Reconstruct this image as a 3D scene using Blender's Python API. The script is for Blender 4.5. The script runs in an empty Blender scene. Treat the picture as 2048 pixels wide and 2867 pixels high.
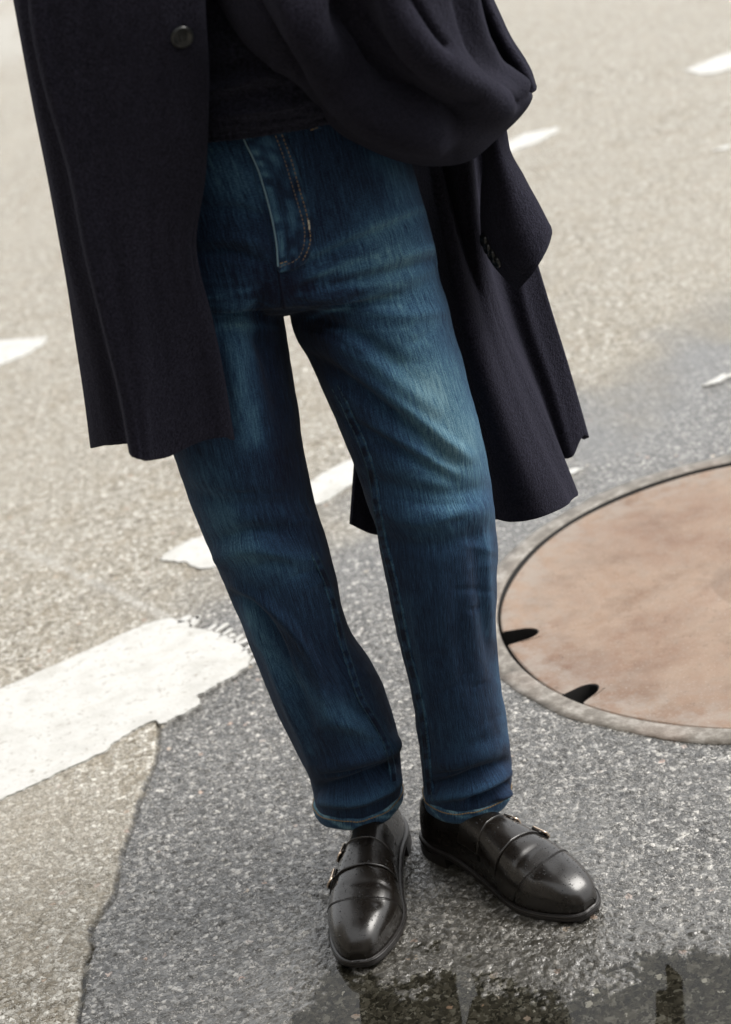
import bpy, bmesh, math, random
import numpy as np
from mathutils import Vector, Matrix
from mathutils.bvhtree import BVHTree
from mathutils.geometry import tessellate_polygon

random.seed(7); rng = np.random.default_rng(11)
scene = bpy.context.scene
col = scene.collection

# ------------------------------------------------------------------ camera
CAM = np.array([0.010, -2.041, 1.415]); PITCH = 0.4042; ROLL = 0.22484
PW, PH = 1624.0, 2273.5                       # the photograph's frame the measurements were taken in
FPX = PH * 65 / 36
_f = np.array([0, math.cos(PITCH), -math.sin(PITCH)]); _r = np.array([1., 0, 0]); _u = np.cross(_r, _f)
CR = math.cos(ROLL) * _r - math.sin(ROLL) * _u
CU = math.sin(ROLL) * _r + math.cos(ROLL) * _u
cd = bpy.data.cameras.new('camera'); cam = bpy.data.objects.new('camera', cd); col.objects.link(cam)
cd.sensor_fit = 'VERTICAL'; cd.sensor_height = 36; cd.lens = 65; cd.clip_start = 0.05; cd.clip_end = 500
M = Matrix.Identity(4)
for i in range(3):
    M[i][0] = CR[i]; M[i][1] = CU[i]; M[i][2] = -_f[i]; M[i][3] = CAM[i]
cam.matrix_world = M
cd.dof.use_dof = True; cd.dof.focus_distance = 2.28; cd.dof.aperture_fstop = 4.8
scene.camera = cam
scene.render.resolution_x = 731; scene.render.resolution_y = 1024

# ------------------------------------------------------------------ light
SUN_EL, SUN_AZ = math.radians(52), math.radians(84)   # azimuth: clockwise from +Y (behind the person, to the right)
w = bpy.data.worlds.new('World'); scene.world = w; w.use_nodes = True
nt = w.node_tree; bg = nt.nodes['Background']
sky = nt.nodes.new('ShaderNodeTexSky'); sky.sky_type = 'NISHITA'; sky.sun_disc = False
sky.sun_elevation = SUN_EL; sky.sun_rotation = SUN_AZ; sky.air_density = 0.8; sky.dust_density = 6.0; sky.ozone_density = 1.0
hs = nt.nodes.new('ShaderNodeHueSaturation'); hs.inputs['Saturation'].default_value = 0.25
nt.links.new(sky.outputs[0], hs.inputs['Color']); ov = nt.nodes.new('ShaderNodeMix'); ov.data_type = 'RGBA'; ov.inputs[0].default_value = .65      # overcast: an even veil of cloud over the clear sky
ov.inputs[7].default_value = (6.6, 6.65, 6.7, 1); nt.links.new(hs.outputs[0], ov.inputs[6]); nt.links.new(ov.outputs[2], bg.inputs['Color'])
bg.inputs['Strength'].default_value = 0.13
sd = bpy.data.lights.new('sun', 'SUN'); sun = bpy.data.objects.new('sun', sd); col.objects.link(sun)
sd.energy = 1.5; sd.angle = math.radians(32); sd.color = (1, .96, .9)
sdir = Vector((math.sin(SUN_AZ) * math.cos(SUN_EL), math.cos(SUN_AZ) * math.cos(SUN_EL), math.sin(SUN_EL)))
sun.rotation_euler = sdir.to_track_quat('Z', 'Y').to_euler(); sun.location = (2, 3, 6)
vs = scene.view_settings
vs.view_transform = 'Standard'; vs.look = 'None'; vs.exposure = 1.1; vs.gamma = 1; vs.use_curve_mapping = False
scene.render.engine = 'CYCLES'

# ------------------------------------------------------------------ measuring helpers
def ray(px, py):
    return _f + (px - PW / 2) / FPX * CR - (py - PH / 2) / FPX * CU
def at(px, py, Y):                              # point on the upright plane y = Y
    d = ray(px, py); return CAM + d * ((Y - CAM[1]) / d[1])
def gnd(px, py, z=0.0):                         # point on the ground
    d = ray(px, py); return CAM + d * ((z - CAM[2]) / d[2])
def proj(P):
    d = P - CAM; z = d @ _f
    return np.stack([PW / 2 + FPX * (d @ CR) / z, PH / 2 - FPX * (d @ CU) / z], -1)

# ------------------------------------------------------------------ numpy noise
def _hash(ix, iy, s):
    h = (ix.astype(np.int64) * 374761393 + iy.astype(np.int64) * 668265263 + s * 1442695041) & 0x7fffffff
    h = ((h ^ (h >> 13)) * 1274126177) & 0x7fffffff
    return ((h ^ (h >> 16)) & 0xffffff) / float(0xffffff)
def vnoise(x, y, s=0):
    ix, iy = np.floor(x), np.floor(y); fx, fy = x - ix, y - iy
    fx = fx * fx * (3 - 2 * fx); fy = fy * fy * (3 - 2 * fy)
    a, b = _hash(ix, iy, s), _hash(ix + 1, iy, s); c, d = _hash(ix, iy + 1, s), _hash(ix + 1, iy + 1, s)
    return (a + (b - a) * fx) * (1 - fy) + (c + (d - c) * fx) * fy
def fbm(x, y, s=0, o=4):
    r = 0; a = .5
    for k in range(o):
        r = r + a * vnoise(x * 2 ** k, y * 2 ** k, s + k * 17); a *= .5
    return r
def sstep(a, b, x):
    t = np.clip((x - a) / (b - a), 0, 1); return t * t * (3 - 2 * t)
def segdist(P, poly):                           # distance of 2D points to a polyline
    d = np.full(len(P), 1e9)
    for a, b in zip(poly[:-1], poly[1:]):
        a = np.asarray(a, float); b = np.asarray(b, float); ab = b - a
        t = np.clip(((P - a) @ ab) / max(ab @ ab, 1e-12), 0, 1)
        d = np.minimum(d, np.linalg.norm(P - a - t[:, None] * ab, axis=1))
    return d
def inside(P, poly):
    poly = np.asarray(poly); r = np.zeros(len(P), bool); n = len(poly); j = n - 1
    for i in range(n):
        xi, yi = poly[i]; xj, yj = poly[j]
        c = ((yi > P[:, 1]) != (yj > P[:, 1])) & (P[:, 0] < (xj - xi) * (P[:, 1] - yi) / (yj - yi + 1e-15) + xi)
        r ^= c; j = i
    return r

# ------------------------------------------------------------------ mesh helpers
def mk(name, verts, faces, mat=None, parent=None, smooth=True):
    me = bpy.data.meshes.new(name)
    verts = np.asarray(verts, float)
    me.from_pydata([tuple(v) for v in verts], [], [tuple(int(i) for i in f) for f in faces])
    if smooth: me.polygons.foreach_set('use_smooth', np.ones(len(me.polygons), bool))
    me.update()
    o = bpy.data.objects.new(name, me); col.objects.link(o)
    if mat: me.materials.append(mat)
    if parent: o.parent = parent
    return o
def mkgrid(name, G, mat, parent=None, close_u=False, close_v=False, smooth=True):
    n, m = G.shape[:2]; F = []
    for i in range(n if close_u else n - 1):
        for j in range(m if close_v else m - 1):
            a, b = i, (i + 1) % n; c, d = j, (j + 1) % m
            F.append((a * m + c, b * m + c, b * m + d, a * m + d))
    return mk(name, G.reshape(-1, 3), F, mat, parent, smooth)
def tag(o, label=None, cat=None, group=None, kind=None):
    if label: o['label'] = label
    if cat: o['category'] = cat
    if group: o['group'] = group
    if kind: o['kind'] = kind
    return o
def empty(name, loc):
    o = bpy.data.objects.new(name, None); col.objects.link(o); o.location = loc; o.empty_display_size = .1; return o
def catmull(P, n, closed=False):                # P (k, dim) -> n samples, chord parametrised
    P = np.asarray(P, float)
    if closed:
        Q = np.vstack([P[-1:], P, P[:2]])
    else:
        Q = np.vstack([2 * P[0] - P[1], P, 2 * P[-1] - P[-2]])
    k = len(Q) - 3
    t = np.linspace(0, k, n, endpoint=not closed); i = np.minimum(t.astype(int), k - 1); f = (t - i)[:, None]
    p0, p1, p2, p3 = Q[i], Q[i + 1], Q[i + 2], Q[i + 3]
    return .5 * (2 * p1 + (p2 - p0) * f + (2 * p0 - 5 * p1 + 4 * p2 - p3) * f ** 2 + (3 * p1 - p0 - 3 * p2 + p3) * f ** 3)
def resample(P, step):
    P = np.asarray(P, float); s = np.r_[0, np.cumsum(np.linalg.norm(np.diff(P, axis=0), axis=1))]
    n = max(2, int(s[-1] / step) + 1); t = np.linspace(0, s[-1], n)
    return np.stack([np.interp(t, s, P[:, k]) for k in range(P.shape[1])], 1)
def sheet(rows, nu, nv):                        # control grid (rows x cols x 3) -> dense grid
    rows = np.asarray(rows, float)
    A = np.stack([catmull(rows[:, j], nu) for j in range(rows.shape[1])], 1)
    return np.stack([catmull(A[i], nv) for i in range(nu)], 0)
def tube(P, r, seg=6, closed=False):
    P = np.asarray(P, float); n = len(P); V = []; F = []
    r = np.broadcast_to(np.asarray(r, float), (n,))
    T = np.gradient(P, axis=0)
    if closed: T = np.roll(P, -1, 0) - np.roll(P, 1, 0)
    T /= np.linalg.norm(T, axis=1)[:, None] + 1e-12
    ref = np.array([0, 0, 1.]) if abs(T[0][2]) < .9 else np.array([1., 0, 0])
    for i in range(n):
        a = np.cross(T[i], ref); a /= np.linalg.norm(a) + 1e-12; b = np.cross(T[i], a); ref = -b if False else ref
        for k in range(seg):
            th = 2 * math.pi * k / seg
            V.append(P[i] + r[i] * (math.cos(th) * a + math.sin(th) * b))
    for i in range(n if closed else n - 1):
        for k in range(seg):
            j = (i + 1) % n
            F.append((i * seg + k, j * seg + k, j * seg + (k + 1) % seg, i * seg + (k + 1) % seg))
    if not closed:
        F.append(tuple(range(seg))[::-1]); F.append(tuple((n - 1) * seg + k for k in range(seg)))
    return V, F
class MB:
    def __init__(s): s.V = []; s.F = []
    def add(s, V, F):
        o = len(s.V); s.V += [tuple(v) for v in V]; s.F += [tuple(i + o for i in f) for f in F]; return s
    def build(s, name, mat, parent=None, smooth=True): return mk(name, s.V, s.F, mat, parent, smooth)
def solidify(o, t, off=0.0, bevel=0.0):
    m = o.modifiers.new('thickness', 'SOLIDIFY'); m.thickness = t; m.offset = off; m.use_even_offset = False
    if bevel:
        b = o.modifiers.new('rounded', 'BEVEL'); b.width = bevel; b.segments = 2; b.limit_method = 'ANGLE'; b.angle_limit = 1.0
def fattr(o, name, arr):
    a = o.data.attributes.new(name, 'FLOAT', 'POINT'); a.data.foreach_set('value', np.asarray(arr, np.float32))
def vattr(o, name, arr):
    a = o.data.attributes.new(name, 'FLOAT_VECTOR', 'POINT'); a.data.foreach_set('vector', np.asarray(arr, np.float32).ravel())

# ------------------------------------------------------------------ materials
class NT:
    def __init__(s, name):
        s.m = bpy.data.materials.new(name); s.m.use_nodes = True; s.t = s.m.node_tree
        s.b = s.t.nodes['Principled BSDF']
    def n(s, t, **k):
        nd = s.t.nodes.new('ShaderNode' + t)
        for a, v in k.items(): setattr(nd, a, v)
        return nd
    def l(s, a, b): s.t.links.new(a, b)
    def val(s, x): return x
    def inp(s, sock, v):
        if isinstance(v, bpy.types.NodeSocket): s.l(v, sock)
        else: sock.default_value = v
    def math(s, op, a, b=0.0, c=None, clamp=False):
        nd = s.n('Math', operation=op, use_clamp=clamp); s.inp(nd.inputs[0], a); s.inp(nd.inputs[1], b)
        if c is not None: s.inp(nd.inputs[2], c)
        return nd.outputs[0]
    def mix(s, f, a, b, blend='MIX'):
        nd = s.n('Mix', data_type='RGBA', blend_type=blend); s.inp(nd.inputs[0], f)
        for sk, v in ((nd.inputs[6], a), (nd.inputs[7], b)):
            s.inp(sk, v if isinstance(v, bpy.types.NodeSocket) else (*v, 1))
        return nd.outputs[2]
    def noise(s, co, scale, detail=2, rough=.5, dist=0.0):
        nd = s.n('TexNoise'); s.l(co, nd.inputs['Vector']); nd.inputs['Scale'].default_value = scale
        nd.inputs['Detail'].default_value = detail; nd.inputs['Roughness'].default_value = rough; nd.inputs['Distortion'].default_value = dist
        return nd.outputs['Fac']
    def voro(s, co, scale, feature='F1', out='Distance'):
        nd = s.n('TexVoronoi', feature=feature); s.l(co, nd.inputs['Vector']); nd.inputs['Scale'].default_value = scale
        return nd.outputs[out]
    def ramp(s, f, stops, interp='LINEAR'):
        nd = s.n('ValToRGB'); nd.color_ramp.interpolation = interp; e = nd.color_ramp.elements
        while len(e) < len(stops): e.new(.5)
        for el, (p, c) in zip(e, stops):
            el.position = p; el.color = (*c, 1) if not np.isscalar(c) else (c, c, c, 1)
        s.l(f, nd.inputs[0]); return nd.outputs[0]
    def mapping(s, co, scale):
        nd = s.n('Mapping'); s.l(co, nd.inputs[0]); nd.inputs['Scale'].default_value = scale; return nd.outputs[0]
    def attr(s, name, out='Fac'):
        nd = s.n('Attribute', attribute_name=name); return nd.outputs[out]
    def obj(s): return s.n('TexCoord').outputs['Object']
    def bump(s, h, strength=.5, dist=.002, prev=None):
        nd = s.n('Bump'); s.l(h, nd.inputs['Height']); nd.inputs['Strength'].default_value = strength; nd.inputs['Distance'].default_value = dist
        if prev is not None: s.l(prev, nd.inputs['Normal'])
        return nd.outputs[0]
    def out(s, **k):
        for a, v in k.items(): s.inp(s.b.inputs[a.replace('_', ' ')], v if isinstance(v, bpy.types.NodeSocket) or np.isscalar(v) else ((*v, 1) if len(v) == 3 and a != 'Normal' else v))
        return s.m

def mat_road():
    t = NT('asphalt'); co = t.obj(); zone = t.attr('zone'); wet = t.attr('wet'); sub = t.attr('sub'); crack = t.attr('crack'); dry = t.math('SUBTRACT', 1.0, sub)
    big = t.noise(co, 1.3, 4, .6); mid = t.noise(co, 11, 5, .65); clump = t.noise(co, 48, 4, .65); fine = t.noise(co, 380, 3, .7)
    wn = t.n('TexNoise'); t.l(co, wn.inputs['Vector']); wn.inputs['Scale'].default_value = 170; wn.inputs['Detail'].default_value = 2
    wsub = t.n('VectorMath', operation='SUBTRACT'); t.l(wn.outputs['Color'], wsub.inputs[0]); wsub.inputs[1].default_value = (.5, .5, .5)
    wmul = t.n('VectorMath', operation='SCALE'); t.l(wsub.outputs[0], wmul.inputs[0]); wmul.inputs['Scale'].default_value = .011
    wadd = t.n('VectorMath', operation='ADD'); t.l(co, wadd.inputs[0]); t.l(wmul.outputs[0], wadd.inputs[1]); co = wadd.outputs[0]
    def cells(scale):
        d = t.voro(co, scale); sp = t.n('SeparateColor'); t.l(t.voro(co, scale, out='Color'), sp.inputs[0]); return d, sp.outputs[0], sp.outputs[1], sp.outputs[2]
    d1, r1, g1, b1 = cells(150); d2, r2, g2, b2 = cells(80); d3, r3, g3, b3 = cells(290)
    pick = t.math('GREATER_THAN', b1, .55); rnd = t.math('ADD', t.math('MULTIPLY', r1, pick), t.math('MULTIPLY', r3, t.math('SUBTRACT', 1.0, pick)))
    dd = t.math('ADD', t.math('MULTIPLY', d1, pick), t.math('MULTIPLY', d3, t.math('SUBTRACT', 1.0, pick)))
    tone = t.math('ADD', rnd, t.math('MULTIPLY', t.math('SUBTRACT', clump, .5), .9), clamp=True)
    # old road: worn beige aggregate
    beige = t.ramp(tone, [(0, (.085, .070, .046)), (.2, (.205, .178, .132)), (.5, (.318, .296, .25)), (.8, (.43, .408, .36)), (1, (.65, .625, .565))])
    beige = t.mix(t.math('MULTIPLY', t.ramp(mid, [(.48, 0), (.68, 1)]), .4), beige, (.24, .19, .12))
    beige = t.mix(t.ramp(big, [(.42, 0), (.62, .5)]), beige, (.36, .335, .285))
    beige = t.mix(t.math('MULTIPLY', t.attr('pale'), .6), beige, (.46, .45, .42))
    # new patch: dark grey wet asphalt
    grey = t.ramp(tone, [(0, (.010, .009, .006)), (.3, (.036, .033, .027)), (.56, (.112, .107, .096)), (.8, (.235, .227, .208)), (1, (.40, .38, .345))])
    spk = t.math('MULTIPLY', t.math('GREATER_THAN', r2, .945), t.math('LESS_THAN', d2, .40))
    spc = t.ramp(g2, [(0, (.45, .43, .38)), (.6, (.50, .48, .44)), (.82, (.36, .22, .16)), (1, (.5, .44, .34))])
    grey = t.mix(t.math('MULTIPLY', spk, .9), grey, spc)
    beige = t.mix(t.math('MULTIPLY', spk, .6), beige, spc)
    c = t.mix(zone, beige, grey)
    gap = t.ramp(dd, [(.42, 0), (.72, 1)])
    c = t.mix(t.math('MULTIPLY', gap, t.math('MULTIPLY_ADD', zone, .30, .40)), c, t.mix(zone, (.10, .085, .058), (.018, .016, .012)))
    c = t.mix(t.math('MULTIPLY', wet, t.math('MULTIPLY', dry, .68)), c, t.mix(zone, (.12, .108, .085), (.03, .027, .02)))
    under = t.ramp(tone, [(0, (.014, .013, .010)), (.5, (.036, .033, .026)), (.85, (.062, .057, .046)), (1, (.11, .105, .092))])
    under = t.mix(t.math('MULTIPLY', spk, .45), under, spc)
    c = t.mix(sub, c, under)
    c = t.mix(t.math('MULTIPLY', crack, .6), c, (.03, .026, .018))
    rough = t.math('SUBTRACT', t.math('MULTIPLY_ADD', zone, -.22, .66), t.math('MULTIPLY', wet, .12))
    h = t.math('ADD', t.math('MULTIPLY', dd, -1.0), t.math('MULTIPLY', fine, .35)); h = t.math('ADD', h, t.math('MULTIPLY', rnd, .35))
    n = t.bump(h, 1.0, .0026); t.l(t.math('MULTIPLY_ADD', wet, -.62, 1.0), n.node.inputs['Strength'])
    return t.out(Base_Color=c, Roughness=rough, Normal=n, Specular_IOR_Level=t.math('MULTIPLY', dry, .35), Coat_Weight=t.math('MULTIPLY', dry, t.math('MULTIPLY_ADD', zone, .9, .08)),
                 Coat_Roughness=t.math('MULTIPLY_ADD', zone, -.19, .28), Coat_Normal=n)

def mat_paint():
    t = NT('road_paint'); co = t.obj()
    n1 = t.noise(co, 14, 6, .65); n2 = t.noise(co, 150, 4, .65); n3 = t.noise(co, 45, 5, .7)
    st = t.noise(t.mapping(co, (9, 40, 9)), 1.0, 5, .6)
    c = t.ramp(n1, [(.3, (.37, .365, .34)), (.55, (.46, .455, .435)), (.75, (.41, .405, .38))])
    c = t.mix(t.ramp(t.math('MULTIPLY', n2, n3), [(.30, 0), (.38, .75)]), c, (.22, .20, .165))
    c = t.mix(t.ramp(st, [(.55, 0), (.72, .4)]), c, (.36, .345, .30))
    return t.out(Base_Color=c, Roughness=.55, Specular_IOR_Level=.3, Normal=t.bump(t.math('ADD', n2, n1), .5, .002))

def mat_iron():
    t = NT('rusty_iron'); co = t.obj()
    a = t.noise(co, 3.2, 6, .65, .6); b = t.noise(co, 40, 4, .6); g = t.noise(co, 260, 2, .6)
    c = t.ramp(a, [(.28, (.12, .062, .036)), (.43, (.18, .112, .075)), (.56, (.235, .168, .122)), (.72, (.18, .105, .064))])
    c = t.mix(t.ramp(b, [(.48, 0), (.72, .5)]), c, (.20, .155, .12))
    c = t.mix(t.ramp(t.noise(co, 9, 5, .7), [(.50, 0), (.68, .6)]), c, (.115, .07, .045))
    c = t.mix(t.ramp(t.noise(t.mapping(co, (6, 2.2, 6)), 1.0, 6, .7, 1.2), [(.54, 0), (.68, .4)]), c, (.21, .165, .13))
    c = t.mix(t.ramp(g, [(.60, 0), (.70, .55)]), c, (.33, .285, .24))
    c = t.mix(t.ramp(t.noise(co, 120, 3, .7), [(.62, 0), (.72, .6)]), c, (.07, .045, .03))
    edge = t.attr('edge')
    c = t.mix(t.math('MULTIPLY', edge, t.ramp(t.noise(co, 22, 5, .7), [(.42, 0), (.60, .7)])), c, (.235, .205, .175))
    return t.out(Base_Color=c, Roughness=t.ramp(a, [(.3, .48), (.7, .66)]), Specular_IOR_Level=.3, Normal=t.bump(t.math('ADD', b, t.math('MULTIPLY', g, .5)), .35, .0015), Coat_Weight=.06, Coat_Roughness=.25)

def mat_concrete():
    t = NT('worn_concrete'); co = t.obj()
    a = t.noise(co, 30, 6, .7); b = t.noise(co, 200, 3, .6); big = t.noise(co, 4, 3, .5)
    c = t.ramp(a, [(.3, (.06, .05, .038)), (.48, (.135, .118, .096)), (.66, (.29, .27, .24))])
    c = t.mix(t.ramp(big, [(.50, 0), (.66, .6)]), c, (.235, .175, .14))
    return t.out(Base_Color=c, Roughness=.45, Normal=t.bump(t.math('ADD', a, b), .6, .002))

def mat_denim():
    t = NT('denim'); uv = t.attr('denim', 'Vector'); fade_light = t.attr('fade_light')
    st = t.noise(t.mapping(uv, (430, 17, 1)), 1.0, 3, .65); st2 = t.noise(t.mapping(uv, (820, 60, 1)), 1.0, 2, .6)
    sl = t.noise(t.mapping(uv, (150, 9, 1)), 1.0, 3, .6); cl = t.noise(uv, 26, 5, .65)
    g = t.noise(t.mapping(uv, (620, 520, 1)), 1.0, 3, .7); tw = t.n('TexWave', wave_type='BANDS', bands_direction='DIAGONAL'); t.l(uv, tw.inputs['Vector']); tw.inputs['Scale'].default_value = 210; tw.inputs['Distortion'].default_value = 1.5
    amp = t.math('MULTIPLY_ADD', fade_light, .75, .30)
    f = fade_light
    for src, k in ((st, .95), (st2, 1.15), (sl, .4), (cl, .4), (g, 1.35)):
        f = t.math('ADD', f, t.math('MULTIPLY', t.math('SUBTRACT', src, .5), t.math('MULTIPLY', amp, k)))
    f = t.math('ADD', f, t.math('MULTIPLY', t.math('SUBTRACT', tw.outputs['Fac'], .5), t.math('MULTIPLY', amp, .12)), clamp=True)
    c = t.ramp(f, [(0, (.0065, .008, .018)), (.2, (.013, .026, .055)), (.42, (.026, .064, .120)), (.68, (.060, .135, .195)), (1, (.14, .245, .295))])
    h = t.math('ADD', t.math('ADD', st2, g), st)
    return t.out(Base_Color=c, Roughness=.95, Normal=t.bump(h, .6, .0011), Specular_IOR_Level=.08, Sheen_Weight=.05, Sheen_Roughness=.5)

def mat_wool(name, base, sheen, tint=(.6, .62, .85), nz=360):
    t = NT(name); co = t.obj()
    a = t.noise(co, nz, 3, .75); b = t.noise(co, 150, 4, .65); s2 = t.noise(co, 7, 4, .6); lint = t.noise(co, 230, 2, .5)
    c = t.mix(t.ramp(a, [(.34, 0), (.70, 1)]), tuple(x * .2 for x in base), tuple(x * 2.6 for x in base))
    c = t.mix(t.ramp(s2, [(.4, 0), (.7, .5)]), c, tuple(x * .6 for x in base))
    c = t.mix(t.ramp(lint, [(.80, 0), (.84, .5)]), c, (.05, .05, .055))
    return t.out(Base_Color=c, Roughness=1.0, Specular_IOR_Level=.02, Sheen_Weight=sheen, Sheen_Roughness=.7, Sheen_Tint=(*tint, 1), Normal=t.bump(t.math('ADD', a, b), .9, .0022))

def mat_leather():
    t = NT('black_leather'); co = t.obj()
    a = t.noise(co, 700, 2, .6); b = t.noise(co, 38, 4, .6)
    return t.out(Base_Color=t.mix(b, (.0045, .0034, .0026), (.0090, .0070, .0052)), Roughness=t.ramp(b, [(.3, .22), (.7, .33)]), Specular_IOR_Level=.5,
                 Normal=t.bump(t.math('ADD', a, b), .12, .0006), Coat_Weight=.2, Coat_Roughness=.15)
def simple(name, c, rough, metal=0.0, spec=.5, nscale=None, namt=.3):
    t = NT(name)
    k = dict(Base_Color=c, Roughness=rough, Metallic=metal, Specular_IOR_Level=spec)
    if nscale:
        n = t.noise(t.obj(), nscale, 3, .6); k['Base_Color'] = t.mix(n, tuple(x * (1 - namt) for x in c), tuple(x * (1 + namt) for x in c)); k['Normal'] = t.bump(n, .3, .0008)
    return t.out(**k)
def mat_water():
    t = NT('puddle_water'); nt = t.t
    tr = t.n('BsdfTransparent'); gl = t.n('BsdfGlossy'); gl.inputs['Roughness'].default_value = .01
    tr.inputs[0].default_value = (.90, .90, .86, 1)
    fr = t.n('Fresnel'); fr.inputs[0].default_value = 1.42
    n = t.bump(t.noise(t.obj(), 9, 2, .5), .05, .004); t.l(n, gl.inputs['Normal']); t.l(n, fr.inputs['Normal'])
    mx = t.n('MixShader'); t.l(fr.outputs[0], mx.inputs[0]); t.l(tr.outputs[0], mx.inputs[1]); t.l(gl.outputs[0], mx.inputs[2])
    t.l(mx.outputs[0], nt.nodes['Material Output'].inputs[0]); return t.m

ROAD, PAINT, IRON, CONC, DENIM, LEATHER, WATER = mat_road(), mat_paint(), mat_iron(), mat_concrete(), mat_denim(), mat_leather(), mat_water()
WOOL = mat_wool('navy_wool', (.0074, .0068, .0104), .07)
KNIT = mat_wool('navy_knit', (.0085, .0085, .0135), .09, nz=260)
THREAD = simple('tan_thread', (.22, .15, .075), .8, nscale=900)
PALE_THREAD = simple('pale_thread', (.55, .50, .38), .8, nscale=900)
INSEAM = simple('inseam_thread', (.035, .065, .09), .9, spec=.2, nscale=500)
SEAM = simple('faded_denim_edge', (.16, .25, .30), .9, spec=.2, nscale=500)
SOLE = simple('sole_leather', (.010, .008, .007), .4, nscale=200)
BRASS = simple('brass', (.75, .60, .47), .22, 1.0)
HORN = simple('dark_horn_button', (.008, .009, .009), .28, nscale=120)
PIT_SHADE = simple('manhole_pit_shade', (.01, .009, .008), .9)  # near-black painted shade for the pit, gap and notch walls
DROP = simple('water_drop', (.008, .008, .009), .03, spec=.5)
STEEL = simple('grey_bolt', (.09, .10, .105), .5, .3, nscale=300)

# ================================================================== the setting
MC = np.array([.656, .641]); RL, RF0, RF1 = .467, .475, .514           # manhole centre, lid and frame radii

patch_px = [(352, 1600), (350, 1650), (345, 1690), (330, 1722), (322, 1745), (305, 1790), (296, 1822), (285, 1850), (272, 1890), (262, 1925),
            (256, 1960), (252, 1990), (232, 2015), (205, 2052), (196, 2075), (204, 2100), (190, 2140), (184, 2190), (176, 2235), (168, 2290), (150, 2420)]
CRACK = np.array([gnd(x, y)[:2] for x, y in patch_px])
_top = np.array([gnd(x, y)[:2] for x, y in [(365, 1500), (372, 1385), (470, 1330), (560, 1285), (700, 1190), (830, 1110), (1000, 1010), (1200, 900), (1400, 820), (1700, 730)]])
PATCH = np.vstack([CRACK[::-1], _top, [[3.0, 2.6], [3.5, -3.0], [CRACK[-1][0] - .1, -3.0]]])
hair = [np.array([gnd(x, y)[:2] for x, y in L]) for L in (
    [(705, 1985), (735, 2000), (770, 2022), (800, 2036)], [(0, 1205), (120, 1250), (250, 1310), (370, 1370)])]
pud_px = [(560, 2330), (640, 2262), (690, 2205), (728, 2158), (760, 2150), (800, 2158), (860, 2150), (905, 2128), (955, 2100), (1010, 2112), (1100, 2138), (1180, 2142), (1260, 2150), (1330, 2128), (1420, 2105), (1520, 2098), (1700, 2085)]
PUD = np.array([gnd(x, y)[:2] for x, y in pud_px])
PUDPOLY = np.vstack([PUD, [[.75, -.6], [.3, -.95], [-.5, -.9]]])
WATER_Z = -.0058

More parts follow.
